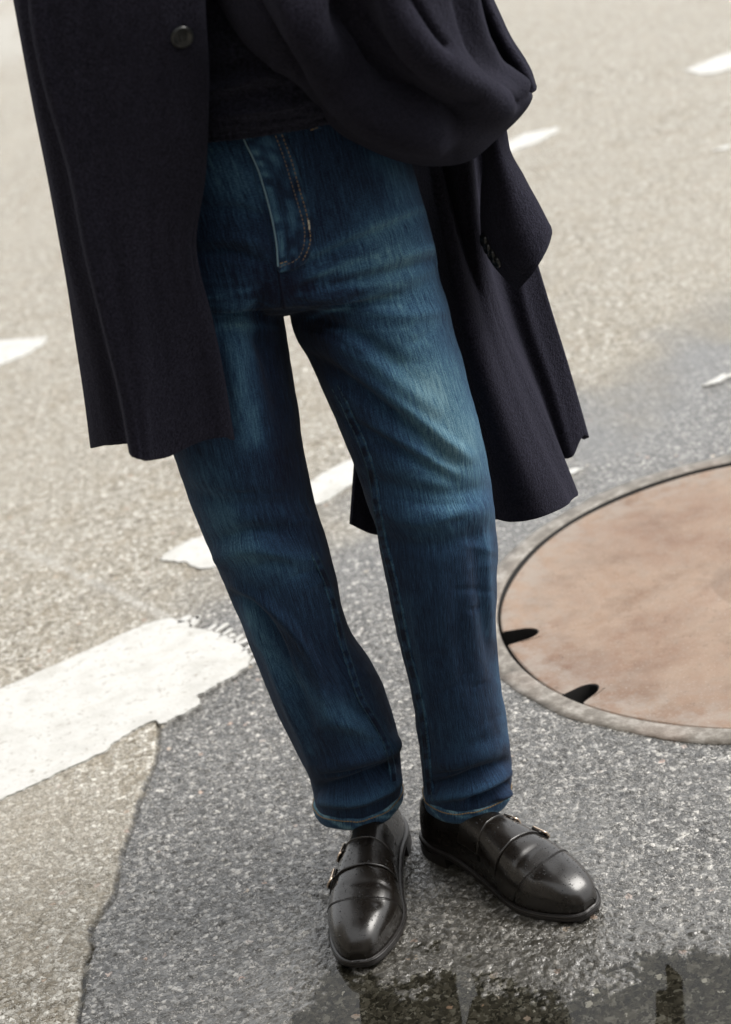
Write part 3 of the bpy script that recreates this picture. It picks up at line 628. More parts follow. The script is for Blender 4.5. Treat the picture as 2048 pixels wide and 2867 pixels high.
# seat, whiskers and thigh folds (valleys negative, ridges positive)
for poly, wd, am, mk_ in [
    ([(660, 648), (730, 612), (800, 588), (880, 572)], 12, -3.5, None), ([(660, 600), (760, 545), (860, 500), (950, 465)], 15, -3.5, None),
    ([(690, 570), (790, 522), (900, 475), (960, 455)], 12, 3, None), ([(700, 640), (800, 620), (900, 600), (985, 575)], 13, -3.2, RM), ([(700, 612), (830, 585), (975, 545)], 12, 3, RM),
    ([(668, 705), (730, 718), (800, 748), (880, 805)], 17, -5.5, RM), ([(690, 672), (780, 680), (880, 700), (990, 690)], 16, 3, RM), ([(720, 745), (800, 785), (880, 850), (960, 905)], 22, 4, RM),
    ([(700, 800), (790, 860), (880, 925), (960, 985), (1010, 1030)], 17, -6.5, RM), ([(740, 790), (850, 870), (960, 960), (1040, 1015)], 16, 4.5, RM),
    ([(775, 935), (860, 985), (940, 1030), (1010, 1070)], 16, -5, RM), ([(800, 930), (900, 990), (1000, 1050)], 13, 3, RM),
    ([(790, 1060), (880, 1085), (980, 1100), (1085, 1085)], 20, -3.5, RM), ([(830, 1130), (930, 1150), (1095, 1130)], 24, 3.5, RM), ([(850, 1200), (960, 1215), (1100, 1180)], 18, -2.5, RM),
    ([(1050, 1180), (1062, 1290), (1078, 1400), (1100, 1500)], 14, -2.2, RM), ([(1078, 1180), (1085, 1300), (1092, 1420)], 9, 1.8, RM), ([(925, 1350), (940, 1450), (960, 1560)], 20, 2, RM), ([(1010, 1300), (1020, 1420), (1040, 1540)], 22, -2, RM),
    ([(655, 668), (720, 672), (800, 660)], 5, -1.6, RM), ([(660, 720), (730, 742), (810, 790)], 5, -2.0, RM), ([(720, 832), (820, 902), (900, 950)], 5, -2.0, RM), ([(800, 975), (880, 1012), (960, 1050)], 5, -1.6, RM),
    ([(680, 585), (770, 545), (860, 512)], 5, -1.5, None), ([(700, 640), (800, 628), (880, 610)], 5, -1.5, RM), ([(500, 1200), (570, 1186), (640, 1192)], 5, -1.6, LM), ([(535, 1335), (590, 1372), (630, 1440), (655, 1510)], 5, -2.2, LM),
    ([(470, 600), (540, 596), (600, 622)], 5, -1.6, LM), ([(720, 1720), (790, 1712), (850, 1690)], 5, -2.2, LM), ([(960, 1722), (1020, 1712), (1080, 1690)], 5, -2.0, RM), ([(860, 1105), (950, 1122), (1050, 1118)], 6, -1.6, RM), ([(480, 1090), (560, 1100), (640, 1092)], 5, -1.4, LM),
    ([(462, 466), (520, 462), (590, 482)], 10, -3.5, LM), ([(440, 565), (510, 560), (600, 590)], 12, -4.5, LM), ([(440, 535), (520, 528), (600, 545)], 12, 3, LM), ([(455, 690), (530, 700), (590, 740)], 16, 3.5, LM),
    ([(580, 640), (570, 720), (600, 820), (620, 920)], 18, -4.5, LM), ([(520, 720), (530, 850), (540, 980)], 22, 3, LM), ([(480, 740), (500, 860), (520, 960)], 10, -2.5, LM),
    ([(400, 1080), (480, 1110), (580, 1120), (690, 1110)], 18, -2.5, LM), ([(470, 1245), (540, 1220), (620, 1222), (700, 1250)], 18, 4, LM), ([(480, 1200), (560, 1180), (640, 1180)], 16, -4, LM),
    ([(520, 1325), (560, 1345), (600, 1400), (640, 1460)], 14, -5, LM), ([(525, 1300), (590, 1340), (650, 1400), (700, 1480), (725, 1580)], 13, 5, LM), ([(600, 1440), (660, 1530), (690, 1620)], 18, -4.5, LM), ([(560, 1390), (610, 1490), (650, 1590), (690, 1690)], 11, 3.5, LM),
    ([(745, 1450), (770, 1540), (800, 1600), (850, 1640)], 16, -3.5, LM), ([(720, 1600), (790, 1610), (870, 1650)], 18, 4.5, LM), 
    ([(712, 1752), (780, 1742), (840, 1718), (890, 1690)], 13, -9, LM), ([(700, 1705), (780, 1690), (850, 1668), (888, 1640)], 18, 5, LM), ([(715, 1780), (790, 1778), (850, 1755), (890, 1730)], 12, 6, LM),
    ([(945, 1745), (1000, 1738), (1060, 1715), (1130, 1690)], 12, -6, RM), ([(1035, 1782), (1070, 1768), (1135, 1740)], 9, -9, RM), ([(955, 1775), (1030, 1758), (1090, 1735), (1135, 1712)], 11, 6, RM), ([(945, 1690), (1030, 1690), (1130, 1650)], 20, 3, RM), ([(1100, 1770), (1125, 1758), (1138, 1745)], 9, 6, RM)]:
    brush(poly, wd, am * mm, mask=mk_)
for _k in range(46):
    leg = _k % 2; stn = (stR, stL)[leg][random.randint(3, 52)]; cpx = proj(stn[None, :3])[0]; rad = np.linalg.norm(stn[3:6]) * 1860
    _x = cpx[0] + random.uniform(-.8, .5) * rad; _a = random.uniform(-.6, .6); _l = random.uniform(30, 95)
    brush([(_x, cpx[1]), (_x + _l * .5, cpx[1] + _l * .5 * _a + random.uniform(-8, 8)), (_x + _l, cpx[1] + _l * _a)], random.uniform(6, 11), random.choice((-1, 1)) * random.uniform(.9, 2.0) * .001, mask=(RM, LM)[leg])
disp += .0032 * (fbm(JU * 13, JVv * 9, 71) - .47) + .0012 * (fbm(JU * 45, JVv * 30, 73) - .47)
sidewob = .006 * (fbm(JVv * 16 + JW * 5, np.abs(JU) * 3, 77, 3) - .45) * (1 - facing) * (JV[:, 2] < .8)
JV2 = JV + N0 * (disp + sidewob)[:, None]
jm.vertices.foreach_set('co', JV2.astype(np.float32).ravel()); jm.update()
# worn colour of the denim: thighs and crease tops rubbed pale, seat and lower legs still dark; light on folds and leg edges painted in
def fade_light_blob(poly, width, amt, mask=None):
    global fade_light
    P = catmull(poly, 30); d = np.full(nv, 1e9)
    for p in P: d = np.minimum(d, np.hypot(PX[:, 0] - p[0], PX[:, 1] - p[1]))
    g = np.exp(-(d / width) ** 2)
    fade_light += amt * g * (1 if mask is None else mask)
fade_light_blob([(880, 560), (920, 700), (960, 850), (1030, 980)], 100, .37, RM); fade_light_blob([(960, 860), (1000, 960), (1040, 1080)], 60, .14, RM)
fade_light_blob([(790, 760), (870, 830), (950, 900)], 45, .12, RM); fade_light_blob([(930, 1080), (980, 1140)], 90, .14, RM); fade_light_blob([(1085, 1150), (1090, 1400)], 20, .16, RM)  # last blob paints the lit right edge of the leg
fade_light_blob([(700, 570), (820, 515), (945, 465)], 16, .2); fade_light_blob([(720, 622), (850, 585), (975, 550)], 14, .16); fade_light_blob([(860, 355), (900, 420)], 40, .22)
fade_light_blob([(460, 340), (540, 420)], 60, .26); fade_light_blob([(530, 720), (540, 840), (560, 960)], 40, .34, LM); fade_light_blob([(470, 1060), (520, 1180)], 60, .2, LM); fade_light_blob([(560, 1235), (660, 1260)], 40, .2, LM)
fade_light_blob([(560, 1370), (620, 1470), (720, 1580)], 26, .2, LM); fade_light_blob([(770, 1600), (800, 1630)], 40, .16, LM); fade_light_blob([(720, 1780), (800, 1775), (880, 1735)], 14, .2, LM); fade_light_blob([(960, 1775), (1100, 1735)], 14, .16, RM)
fade_light_blob([(600, 320), (650, 440), (665, 560)], 32, .28); fade_light_blob([(1000, 1300), (1020, 1600)], 70, .05, RM)
fade_light_blob([(590, 700), (610, 900), (640, 1050)], 45, -.12, LM); fade_light_blob([(700, 720), (720, 800)], 50, -.14, RM)
fade_light_blob([(600, 640), (780, 655)], 40, -.12)
fade_light_blob([(940, 880), (990, 1000), (1000, 1130)], 95, .11, RM)
fade_light_blob([(535, 1330), (585, 1430), (640, 1540), (690, 1660)], 16, .16, LM); fade_light_blob([(480, 1150), (560, 1260)], 40, .12, LM); fade_light_blob([(740, 1560), (850, 1640)], 34, .12, LM); fade_light_blob([(620, 1300), (700, 1330)], 60, .06, LM)
fade_light_blob([(1108, 1480), (1128, 1640)], 14, .16, RM); fade_light_blob([(905, 1330), (940, 1560)], 14, .12, RM); fade_light_blob([(1000, 1640), (1080, 1660)], 40, .08, RM)  # lit edges of the lower legs painted into the denim colour
for _k in range(26):                                # fine whiskers fanning out from the fork over both thighs
    _s = 1 if _k % 3 else -1; _y = random.uniform(600, 760); _x = 640 + _s * random.uniform(20, 90); _l = random.uniform(90, 240); _a = random.uniform(-.42, .12) if _s > 0 else random.uniform(-.15, .3)
    _p = [(_x, _y), (_x + _s * _l * .5, _y + _l * .5 * _a + random.uniform(-8, 8)), (_x + _s * _l, _y + _l * _a)]
    fade_light_blob(_p, random.uniform(4, 8), random.uniform(.08, .17))
fattr(jeans, 'fade_light', np.clip(fade_light, 0, 1)); vattr(jeans, 'denim', np.stack([JU, JVv, np.zeros(nv)], 1))
bvh = BVHTree.FromPolygons([Vector(v) for v in JV2], [tuple(p.vertices) for p in jm.polygons])
MISS = set()
def onj(px, py, off=0.0):                          # the point of the jeans seen at a measured place
    d = Vector(ray(px, py)).normalized(); h, nrm, _, _ = bvh.ray_cast(Vector(CAM), d)
    if h is None:
        h, nrm, _, _ = bvh.find_nearest(Vector(CAM) + d * 2.15); MISS.add((px, py))
    if nrm.dot(d) > 0: nrm = -nrm
    return np.array(h + nrm * off)
# stitch lines
def stitchline(name, px, mat, r=.0006, off=.0006, dash=.0034, gap=.0012, parent=jeans, step=4):
    L = resample(catmull(px, 60), step); P = np.array([q for q, (a, b) in ((onj(a, b, off), (a, b)) for a, b in L) if (a, b) not in MISS]); P = resample(catmull(P, len(P) * 3), .0006)
    mb = MB(); k = 0; s = np.r_[0, np.cumsum(np.linalg.norm(np.diff(P, axis=0), axis=1))]; t = 0
    while t + dash < s[-1]:
        idx = np.where((s >= t) & (s <= t + dash))[0]
        if len(idx) >= 2 and np.linalg.norm(P[idx[-1]] - P[idx[0]]) < dash * 2: mb.add(*tube(P[idx], r, 4))
        t += dash + gap
    o = mb.build(name, mat, parent); o['kind'] = 'stuff'; return o
def ridgeline(name, px, mat, r, off, parent=jeans):
    L = resample(catmull(px, 60), 5); P = np.array([onj(a, b, off) for a, b in L]); P = catmull(P, len(P) * 2)
    V, F = tube(P, r, 6); return mk(name, V, F, mat, parent)
# fly: an overlapping placket with its own turned edge
fl_left = catmull([(538, 296), (545, 312), (560, 345), (577, 386), (598, 460), (612, 530), (617, 575), (618, 604)], 46)
fl_right = catmull([(632, 285), (640, 309), (658, 350), (674, 410), (688, 466), (696, 510), (694, 545), (684, 575)], 46)
G = []
for k in range(46):
    a, b = fl_left[k], fl_right[k]; row = []
    for q in np.linspace(0, 1, 14):
        p = a + (b - a) * q
        if k > 38: p = p + np.array([0, (k - 38) * 1.2 * (1 - abs(2 * q - 1))])
        row.append(onj(p[0], p[1], .0026 * (1 - sstep(.75, 1, q)) + .0002))
    G.append(row)
G = np.array(G)
for _ in range(4): G[1:-1, 1:-1] = .5 * G[1:-1, 1:-1] + .125 * (G[2:, 1:-1] + G[:-2, 1:-1] + G[1:-1, 2:] + G[1:-1, :-2])
fly = mkgrid('fly_placket', G[:, ::-1], DENIM, jeans); solidify(fly, .002, 0)
qq, kk = np.meshgrid(np.linspace(1, 0, 14), np.linspace(0, 1, 46))
fattr(fly, 'fade_light', (.27 + .42 * np.exp(-((qq - .14) / .09) ** 2) * sstep(.4, .6, vnoise(kk * 26, qq * 2, 5)) + .24 * np.exp(-((qq - .5) / .07) ** 2) * sstep(.3, .6, vnoise(kk * 18, qq * 2, 6)) + .2 * np.exp(-((qq - .88) / .06) ** 2) * sstep(.3, .6, vnoise(kk * 22, qq * 2, 7)) + .3 * (vnoise(kk * 24, qq * 7, 9) - .5) - .06 * kk).ravel())
vattr(fly, 'denim', np.stack([qq * .06 + 3, kk * .2, 0 * kk], -1).reshape(-1, 3))
ridgeline('fly_edge', [(541, 302), (546, 314), (561, 346), (578, 387), (599, 461), (613, 531), (618, 590)], SEAM, .0011, .0032)
stitchline('fly_stitching', [(612, 300), (631, 351), (647, 405), (667, 472), (676, 511), (673, 550), (657, 575), (620, 592)], THREAD, off=.0034)
stitchline('fly_stitching', [(626, 298), (647, 355), (663, 413), (679, 468), (686, 505), (689, 532), (679, 565), (656, 586), (622, 599)], THREAD, off=.003)
stitchline('bar_tack', [(684, 488), (686, 500), (686, 514)], PALE_THREAD, r=.001, off=.0036, dash=.005, gap=.0004)
stitchline('bar_tack', [(622, 584), (634, 580), (644, 578)], THREAD, r=.0008, off=.0036, dash=.004, gap=.0004)
loopv = np.array([[onj(676 + 18 * q + 4 * k, 262 + 5 * k - 2 * q, .004) for q in (0, 1)] for k in range(6)])
bl = mkgrid('belt_loop', loopv, DENIM, jeans); solidify(bl, .003, 0); fattr(bl, 'fade_light', np.full(12, .3)); vattr(bl, 'denim', loopv.reshape(-1, 3))
stitchline('bar_tack', [(688, 288), (698, 284), (706, 282)], THREAD, r=.0009, off=.005, dash=.004, gap=.0004)
# crotch, inside-leg and side seams
ridgeline('crotch_seam', [(618, 600), (622, 630), (628, 662), (631, 684)], DENIM, .0016, .0)
for pts_ in ([(700, 1226), (716, 1258), (732, 1298), (748, 1352), (764, 1420), (784, 1482), (804, 1543), (838, 1602), (862, 1648), (874, 1690)],
             [(690, 1232), (706, 1264), (722, 1304), (738, 1358), (754, 1426), (774, 1488), (794, 1549), (828, 1608), (852, 1654), (864, 1700)]):
    stitchline('inseam_stitching', pts_, INSEAM, r=.0007, off=.0020, dash=.006, gap=.002)
for pts_ in ([(740, 862), (772, 920), (792, 966), (819, 1044), (835, 1142), (846, 1200), (871, 1299), (898, 1436), (922, 1532), (938, 1629), (946, 1720), (952, 1775)],
             [(752, 856), (784, 914), (804, 960), (831, 1040), (847, 1138), (858, 1198), (883, 1297), (910, 1434), (934, 1530), (949, 1627), (957, 1720), (963, 1780)]):
    stitchline('inseam_stitching', pts_, INSEAM, r=.0007, off=.0020, dash=.006, gap=.002)
def seam_strip(px, half):
    L = resample(catmull(px, 80), 7); T_ = np.gradient(L, axis=0); T_ /= np.linalg.norm(T_, axis=1)[:, None]; Nn = np.stack([T_[:, 1], -T_[:, 0]], 1); row = []
    for p_, n_ in zip(L, Nn):
        r_ = []
        for q, o_ in ((-1.25, -.0006), (-1, .0014), (-.5, .0019), (0, .0014), (.5, .0019), (1, .0014), (1.25, -.0006)):
            a_, b_ = p_ + n_ * q * half; hit = onj(a_, b_, o_); r_.append(hit if (a_, b_) not in MISS else None)
        if all(x is not None for x in r_): row.append(r_)
    G_ = np.array(row); 
    for _ in range(3): G_[1:-1] = .5 * G_[1:-1] + .25 * (G_[2:] + G_[:-2])
    o_ = mkgrid('inseam', G_, DENIM, jeans); n_, m_ = G_.shape[:2]
    uu_, vv_ = np.meshgrid(np.linspace(-1, 1, m_), np.arange(n_) * .0035, indexing='xy')
    pk = .22 * sstep(.35, .65, vnoise(vv_ * 190, uu_ * .6, 7))
    fattr(o_, 'fade_light', np.clip(.16 + .34 * (np.abs(np.abs(uu_) - .66) < .2) + pk - .1, 0, 1).ravel()); vattr(o_, 'denim', np.stack([uu_ * .006 + 8, vv_, 0 * uu_], -1).reshape(-1, 3))
    me_ = o_.data
    if np.mean([np.dot(np.array(p.normal), CAM - np.array(p.center)) for p in me_.polygons]) < 0: me_.flip_normals()
seam_strip([(695, 1229), (711, 1261), (727, 1301), (743, 1355), (759, 1423), (779, 1485), (799, 1546), (833, 1605), (857, 1651), (869, 1695), (874, 1735)], 6.5)
seam_strip([(764, 892), (784, 938), (798, 966), (825, 1042), (841, 1140), (852, 1199), (877, 1298), (904, 1435), (928, 1531), (944, 1628), (952, 1720), (957, 1765)], 7.5)
# hems: turned bands with a stitch line
for st, side in ((stL, 0), (stR, 1)):
    N = 96; rings = []
    base = st[0]; nxt = st[6]
    upv = (nxt[:3] - base[:3]); upv /= np.linalg.norm(upv)
    def hemring(h, off):
        c = base[:3] + upv * h; R = ringpts(c, base[3:6], base[6], N, off)
        ang = np.linspace(0, 2 * np.pi, N, endpoint=False)
        R[:, 2] += .0035 * (fbm(np.cos(ang) * 2 + 5, np.sin(ang) * 2 + side * 7, 81) - .47) * 2
        rr_ = .003 * (fbm(np.cos(ang) * 3 + 5, np.sin(ang) * 3 + side * 7, 83) - .47)
        R[:, :2] += (R[:, :2] - c[:2]) / np.linalg.norm(R[:, :2] - c[:2], axis=1)[:, None] * rr_[:, None]
        return R
    prof = [(-.004, -.006), (-.0065, -.004), (-.0065, .0005), (-.004, .0022), (.001, .003), (.006, .0032), (.0098, .003), (.0125, .0022), (.0145, .0006), (.018, -.002)]
    G = np.array([hemring(h, o_) for h, o_ in prof])
    hem = mkgrid('hem', G[:, ::-1], DENIM, jeans, close_v=True)
    A = np.repeat(np.linspace(0, 1, N, endpoint=False)[None, ::-1], len(prof), 0); H = np.repeat(np.array([p[0] for p in prof])[:, None], N, 1)
    rope = sstep(.45, .7, vnoise(A * 34 + H * 160, H * 60 + side * 9, 91))
    fattr(hem, 'fade_light', (.34 + .5 * rope * (H > -.005) + .25 * np.exp(-((H + .006) / .002) ** 2) + .2 * np.exp(-((H - .0125) / .0022) ** 2)).ravel())
    vattr(hem, 'denim', np.stack([A * .36 + 5, H, 0 * A], -1).reshape(-1, 3))
    R = hemring(.0108, .0034); s = MB()
    for k in range(0, N):
        a, b = R[k], R[(k + 1) % N]; s.add(*tube(np.array([a + (b - a) * .08, a + (b - a) * .86]), .0010, 4))
    o = s.build('hem_stitching', THREAD, jeans); o['kind'] = 'stuff'

# ------------------------------------------------------------------ sweater
SW = [(338, 300, 884, 208, .032, .80), (330, 275, 888, 185, .032, .84), (322, 235, 892, 150, .032, .88), (318, 195, 896, 112, .032, .85), (318, 150, 898, 70, .032, .83), (316, 60, 900, -20, .034, .83), (300, -120, 905, -190, .036, .80),
      (270, -320, 920, -390, .04, .74), (245, -520, 940, -590, .045, .66), (250, -640, 930, -700, .05, .55), (340, -730, 840, -780, .055, .5), (430, -760, 740, -800, .055, .6), (450, -860, 720, -900, .05, .8)]
st = stations(SW, 110); N = 400; G = []
for i, s in enumerate(st):
    R = ringpts(s[:3], s[3:6], s[6], N, e=.95); G.append(R)
G = np.array(G); ang = np.linspace(0, 2 * np.pi, N, endpoint=False)[None]; hh = np.linspace(0, 1, len(st))[:, None]
nrm = G - st[:, None, :3]; nrm /= np.linalg.norm(nrm, axis=2)[..., None]
G += nrm * (.012 * (fbm(np.cos(ang) * 2.2 + 5 + hh * 2, hh * 22 + np.sin(ang) * 1.5, 101) - .47))[..., None]
G += nrm * (.0016 * np.cos(ang * 100) * (1 - sstep(.13, .15, hh)) + .0035 * sstep(.13, .17, hh) * (1 - sstep(.2, .4, hh)))[..., None]
pxs = proj(G.reshape(-1, 3)); fr_ = (nrm[..., 1] < 0).ravel()
fold = np.zeros(len(pxs))
for poly, wd, am in [([(440, 205), (500, 192), (560, 172), (600, 160)], 15, .010), ([(440, 245), (520, 232), (620, 200)], 18, -.007), ([(450, 160), (520, 140), (590, 110)], 18, -.006)]:
    d = segdist(pxs, catmull(poly, 20)); fold += am * np.exp(-(d / wd) ** 2) * fr_
G += nrm * fold.reshape(G.shape[:2])[..., None]
inner = np.array([ringpts(st[0][:3] + np.array([0, 0, .004 + .012 * k]), st[0][3:6], st[0][6], N, -.004 - .004 * k, e=.95) for k in (1, 0)])
sw = mkgrid('sweater', np.concatenate([inner, G])[:, ::-1], KNIT, person, close_v=True)

# ------------------------------------------------------------------ coat
def A(*p): return [at(*q) for q in p]
coat_rows = [-620, -300, 0, 180, 380, 560, 735, 880, 990]
def colm(pts): return A(*pts)
# right-hand (viewer's left) front, hanging straight, then round behind the leg
CL = [
    [(470, -620, -.04), (446, -300, -.13), (449, 0, -.135), (457, 180, -.13), (452, 380, -.125), (428, 548, -.12), (467, 710, -.115), (498, 850, -.11), (520, 977, -.11)],
    [(452, -620, -.05), (430, -300, -.14), (436, 0, -.145), (446, 180, -.14), (438, 380, -.135), (418, 552, -.13), (448, 715, -.125), (476, 855, -.12), (493, 969, -.12)],
    [(400, -620, -.05), (370, -300, -.145), (375, 0, -.155), (388, 180, -.15), (385, 380, -.145), (375, 558, -.14), (400, 722, -.135), (424, 862, -.13), (438, 980, -.13)],
    [(330, -620, -.05), (290, -300, -.15), (300, 0, -.16), (314, 180, -.158), (320, 380, -.155), (322, 560, -.152), (342, 728, -.15), (360, 872, -.15), (370, 1012, -.152)],
    [(270, -620, -.04), (200, -300, -.15), (215, 0, -.16), (235, 180, -.16), (255, 380, -.16), (268, 562, -.162), (294, 735, -.165), (318, 885, -.17), (330, 1023, -.175)],
    [(220, -620, -.03), (105, -300, -.14), (120, 0, -.152), (145, 180, -.155), (185, 380, -.158), (215, 560, -.162), (250, 735, -.166), (284, 885, -.172), (305, 1019, -.178)],
    [(195, -620, -.02), (60, -300, -.125), (75, 0, -.142), (104, 180, -.145), (158, 380, -.148), (193, 560, -.152), (236, 735, -.156), (272, 885, -.158), (294, 1006, -.16)],
    [(200, -620, .0), (62, -300, -.08), (80, 0, -.085), (112, 180, -.085), (164, 380, -.085), (200, 560, -.085), (243, 735, -.083), (278, 885, -.08), (299, 984, -.08)],
    [(180, -620, .02), (10, -300, -.06), (40, 0, -.065), (72, 180, -.065), (115, 380, -.062), (152, 560, -.06), (190, 738, -.055), (220, 880, -.052), (242, 986, -.05)],
    [(170, -620, .05), (-25, -300, -.02), (27, 0, -.022), (61, 180, -.02), (103, 380, -.02), (136, 560, -.018), (166, 735, -.014), (190, 875, -.01), (207, 993, -.008)],
    [(200, -620, .10), (0, -300, .05), (50, 0, .05), (85, 180, .06), (125, 380, .06), (160, 560, .06), (195, 735, .06), (220, 865, .06), (240, 965, .06)],
    [(280, -620, .14), (120, -300, .14), (150, 0, .15), (180, 180, .16), (215, 380, .17), (245, 560, .17), (280, 735, .17), (310, 860, .17), (335, 940, .17)],
    [(400, -620, .17), (300, -300, .18), (320, 0, .20), (340, 180, .21), (370, 380, .22), (400, 560, .22), (430, 720, .22), (460, 840, .22), (485, 925, .22)],
    [(480, -620, .18), (420, -300, .19), (430, 0, .21), (450, 180, .22), (470, 380, .23), (500, 560, .23), (520, 720, .23), (550, 840, .23), (575, 920, .23)]]
rows = np.array([colm(c) for c in CL]).transpose(1, 0, 2)
Gc = sheet(rows, 150, 190)
def clothwob(G, amp, s, fu=6, fv=3):
    n, m_ = G.shape[:2]; du = np.gradient(G, axis=0); dv = np.gradient(G, axis=1); nn = np.cross(du, dv); nn /= np.linalg.norm(nn, axis=2)[..., None] + 1e-12
    v_, u_ = np.meshgrid(np.linspace(0, 1, n), np.linspace(0, 1, m_), indexing='ij')
    return G + nn * (amp * 2 * (fbm(u_ * fu, v_ * fv, s, 3) - .43))[..., None]
Gc = clothwob(Gc, .007, 111, 9, 1.6)
coat = mkgrid('coat', Gc[:, ::-1], WOOL, person); solidify(coat, .0055, 0, .0016)
coat['label'] = 'coat front hanging straight over the hip'
# the other side swept back: pleats behind the hip, vent edge between the legs
CRr = [
    [(640, -620, .16), (700, -300, .17), (720, 0, .2), (770, 300, .23), (800, 520, .24), (805, 740, .25), (792, 960, .25), (777, 1163, .25)],
    [(680, -620, .17), (740, -300, .18), (760, 0, .21), (800, 300, .245), (830, 520, .26), (845, 740, .265), (838, 960, .27), (834, 1185, .27)],
    [(740, -620, .16), (820, -300, .17), (840, 0, .2), (870, 300, .22), (900, 520, .22), (930, 740, .23), (955, 960, .23), (965, 1190, .23)],
    [(780, -620, .13), (860, -300, .13), (880, 0, .15), (900, 300, .15), (935, 520, .13), (985, 740, .12), (1035, 960, .12), (1085, 1154, .12)],
    [(800, -620, .11), (880, -300, .11), (905, 0, .12), (930, 300, .10), (965, 520, .08), (1015, 740, .07), (1075, 960, .07), (1140, 1156, .07)],
    [(815, -620, .10), (900, -300, .10), (935, 0, .11), (962, 330, .07), (1000, 520, .055), (1050, 740, .05), (1120, 960, .05), (1195, 1146, .055)],
    [(825, -620, .11), (915, -300, .12), (950, 0, .13), (975, 330, .115), (1020, 520, .10), (1080, 740, .075), (1160, 960, .07), (1243, 1128, .075)],
    [(835, -620, .10), (930, -300, .10), (975, 0, .12), (1018, 330, .08), (1044, 520, .085), (1104, 735, .10), (1196, 950, .11), (1268, 1108, .11)],
    [(845, -620, .11), (945, -300, .11), (995, 0, .12), (1040, 330, .10), (1064, 520, .105), (1116, 725, .125), (1208, 930, .135), (1278, 1097, .14)],
    [(850, -620, .14), (960, -300, .15), (1005, 0, .17), (1042, 330, .17), (1068, 520, .18), (1116, 720, .19), (1200, 920, .2), (1262, 1068, .2)],
    [(860, -620, .16), (975, -300, .17), (1020, 0, .19), (1060, 330, .20), (1090, 520, .225), (1140, 715, .24), (1205, 890, .25), (1248, 1020, .25)],
    [(875, -620, .15), (1000, -300, .16), (1050, 0, .18), (1095, 330, .20), (1135, 520, .23), (1175, 700, .245), (1228, 860, .25), (1270, 1012, .25)],
    [(885, -620, .14), (1020, -300, .15), (1080, 0, .18), (1112, 310, .21), (1160, 520, .245), (1200, 665, .26), (1247, 815, .265), (1292, 968, .265)],
    [(890, -620, .15), (1030, -300, .16), (1090, 0, .19), (1123, 305, .22), (1168, 515, .26), (1206, 660, .275), (1253, 810, .28), (1301, 974, .285)],
    [(885, -620, .19), (1010, -300, .2), (1070, 0, .22), (1100, 305, .25), (1150, 515, .29), (1185, 655, .31), (1225, 800, .315), (1270, 960, .32)]]
rows = np.array([colm(c) for c in CRr]).transpose(1, 0, 2)
Gr = sheet(rows, 140, 190); Gr = clothwob(Gr, .006, 117, 11, 1.4)
cb = mkgrid('coat_back', Gr[:, ::-1], WOOL, coat); solidify(cb, .0055, 0, .0016)

# coat front thrown back over the bent arm: a big swag with an open fold on the right
SG = [
    [(470, -30, -.02), (475, -45, -.09), (482, -90, -.12), (488, -140, -.12), (495, -230, -.11), (520, -450, -.04)],
    [(535, 65, -.02), (525, 62, -.10), (545, 20, -.15), (560, -50, -.165), (570, -200, -.15), (600, -450, -.08)],
    [(585, 115, -.02), (575, 122, -.115), (605, 60, -.18), (622, -30, -.195), (630, -200, -.18), (660, -450, -.1)],
    [(640, 140, -.02), (628, 160, -.11), (665, 85, -.19), (672, -20, -.21), (672, -200, -.19), (690, -450, -.11)],
    [(695, 170, -.01), (684, 196, -.10), (722, 112, -.20), (718, 0, -.23), (710, -200, -.205), (725, -450, -.12)],
    [(745, 250, .0), (728, 268, -.085), (765, 170, -.185), (765, 30, -.215), (755, -200, -.205), (765, -450, -.12)],
    [(795, 290, .02), (785, 314, -.075), (805, 222, -.19), (812, 70, -.205), (800, -200, -.20), (805, -450, -.12)],
    [(870, 325, .03), (860, 347, -.06), (870, 268, -.185), (862, 105, -.2), (845, -200, -.2), (845, -450, -.12)],
    [(930, 335, .04), (922, 362, -.05), (935, 292, -.175), (918, 120, -.215), (890, -200, -.2), (880, -450, -.12)],
    [(985, 335, .05), (985, 363, -.04), (1000, 292, -.16), (972, 130, -.21), (935, -200, -.19), (910, -450, -.11)],
    [(1035, 325, .05), (1040, 354, -.02), (1056, 275, -.135), (1024, 140, -.18), (975, -200, -.175), (940, -450, -.1)],
    [(1075, 295, .06), (1085, 318, .0), (1105, 245, -.10), (1058, 150, -.15), (1003, -200, -.15), (960, -450, -.09)],
    [(1105, 262, .06), (1124, 282, .015), (1140, 226, -.06), (1070, 140, -.115), (1018, -200, -.12), (970, -450, -.07)],
    [(1130, 235, .05), (1158, 250, .02), (1160, 216, -.025), (1074, 130, -.085), (1024, -200, -.10), (975, -450, -.06)],
    [(1140, 222, .04), (1180, 212, .02), (1160, 204, -.005), (1068, 122, -.06), (1018, -200, -.07), (970, -450, -.04)],
    [(1120, 218, .03), (1160, 212, .02), (1135, 200, .005), (1050, 124, -.035), (1004, -200, -.045), (960, -450, -.02)]]
rows = np.array([colm(c) for c in SG]).transpose(1, 0, 2)
Gs = sheet(rows, 120, 170)
for _ in range(40): Gs[1:-1, 1:-1] = .4 * Gs[1:-1, 1:-1] + .15 * (Gs[2:, 1:-1] + Gs[:-2, 1:-1] + Gs[1:-1, 2:] + Gs[1:-1, :-2])
pxs = proj(Gs.reshape(-1, 3)); du = np.gradient(Gs, axis=0); dv = np.gradient(Gs, axis=1); nn = np.cross(du, dv); nn /= np.linalg.norm(nn, axis=2)[..., None]
if nn[60, 60, 1] > 0: nn = -nn
h = np.zeros(len(pxs))
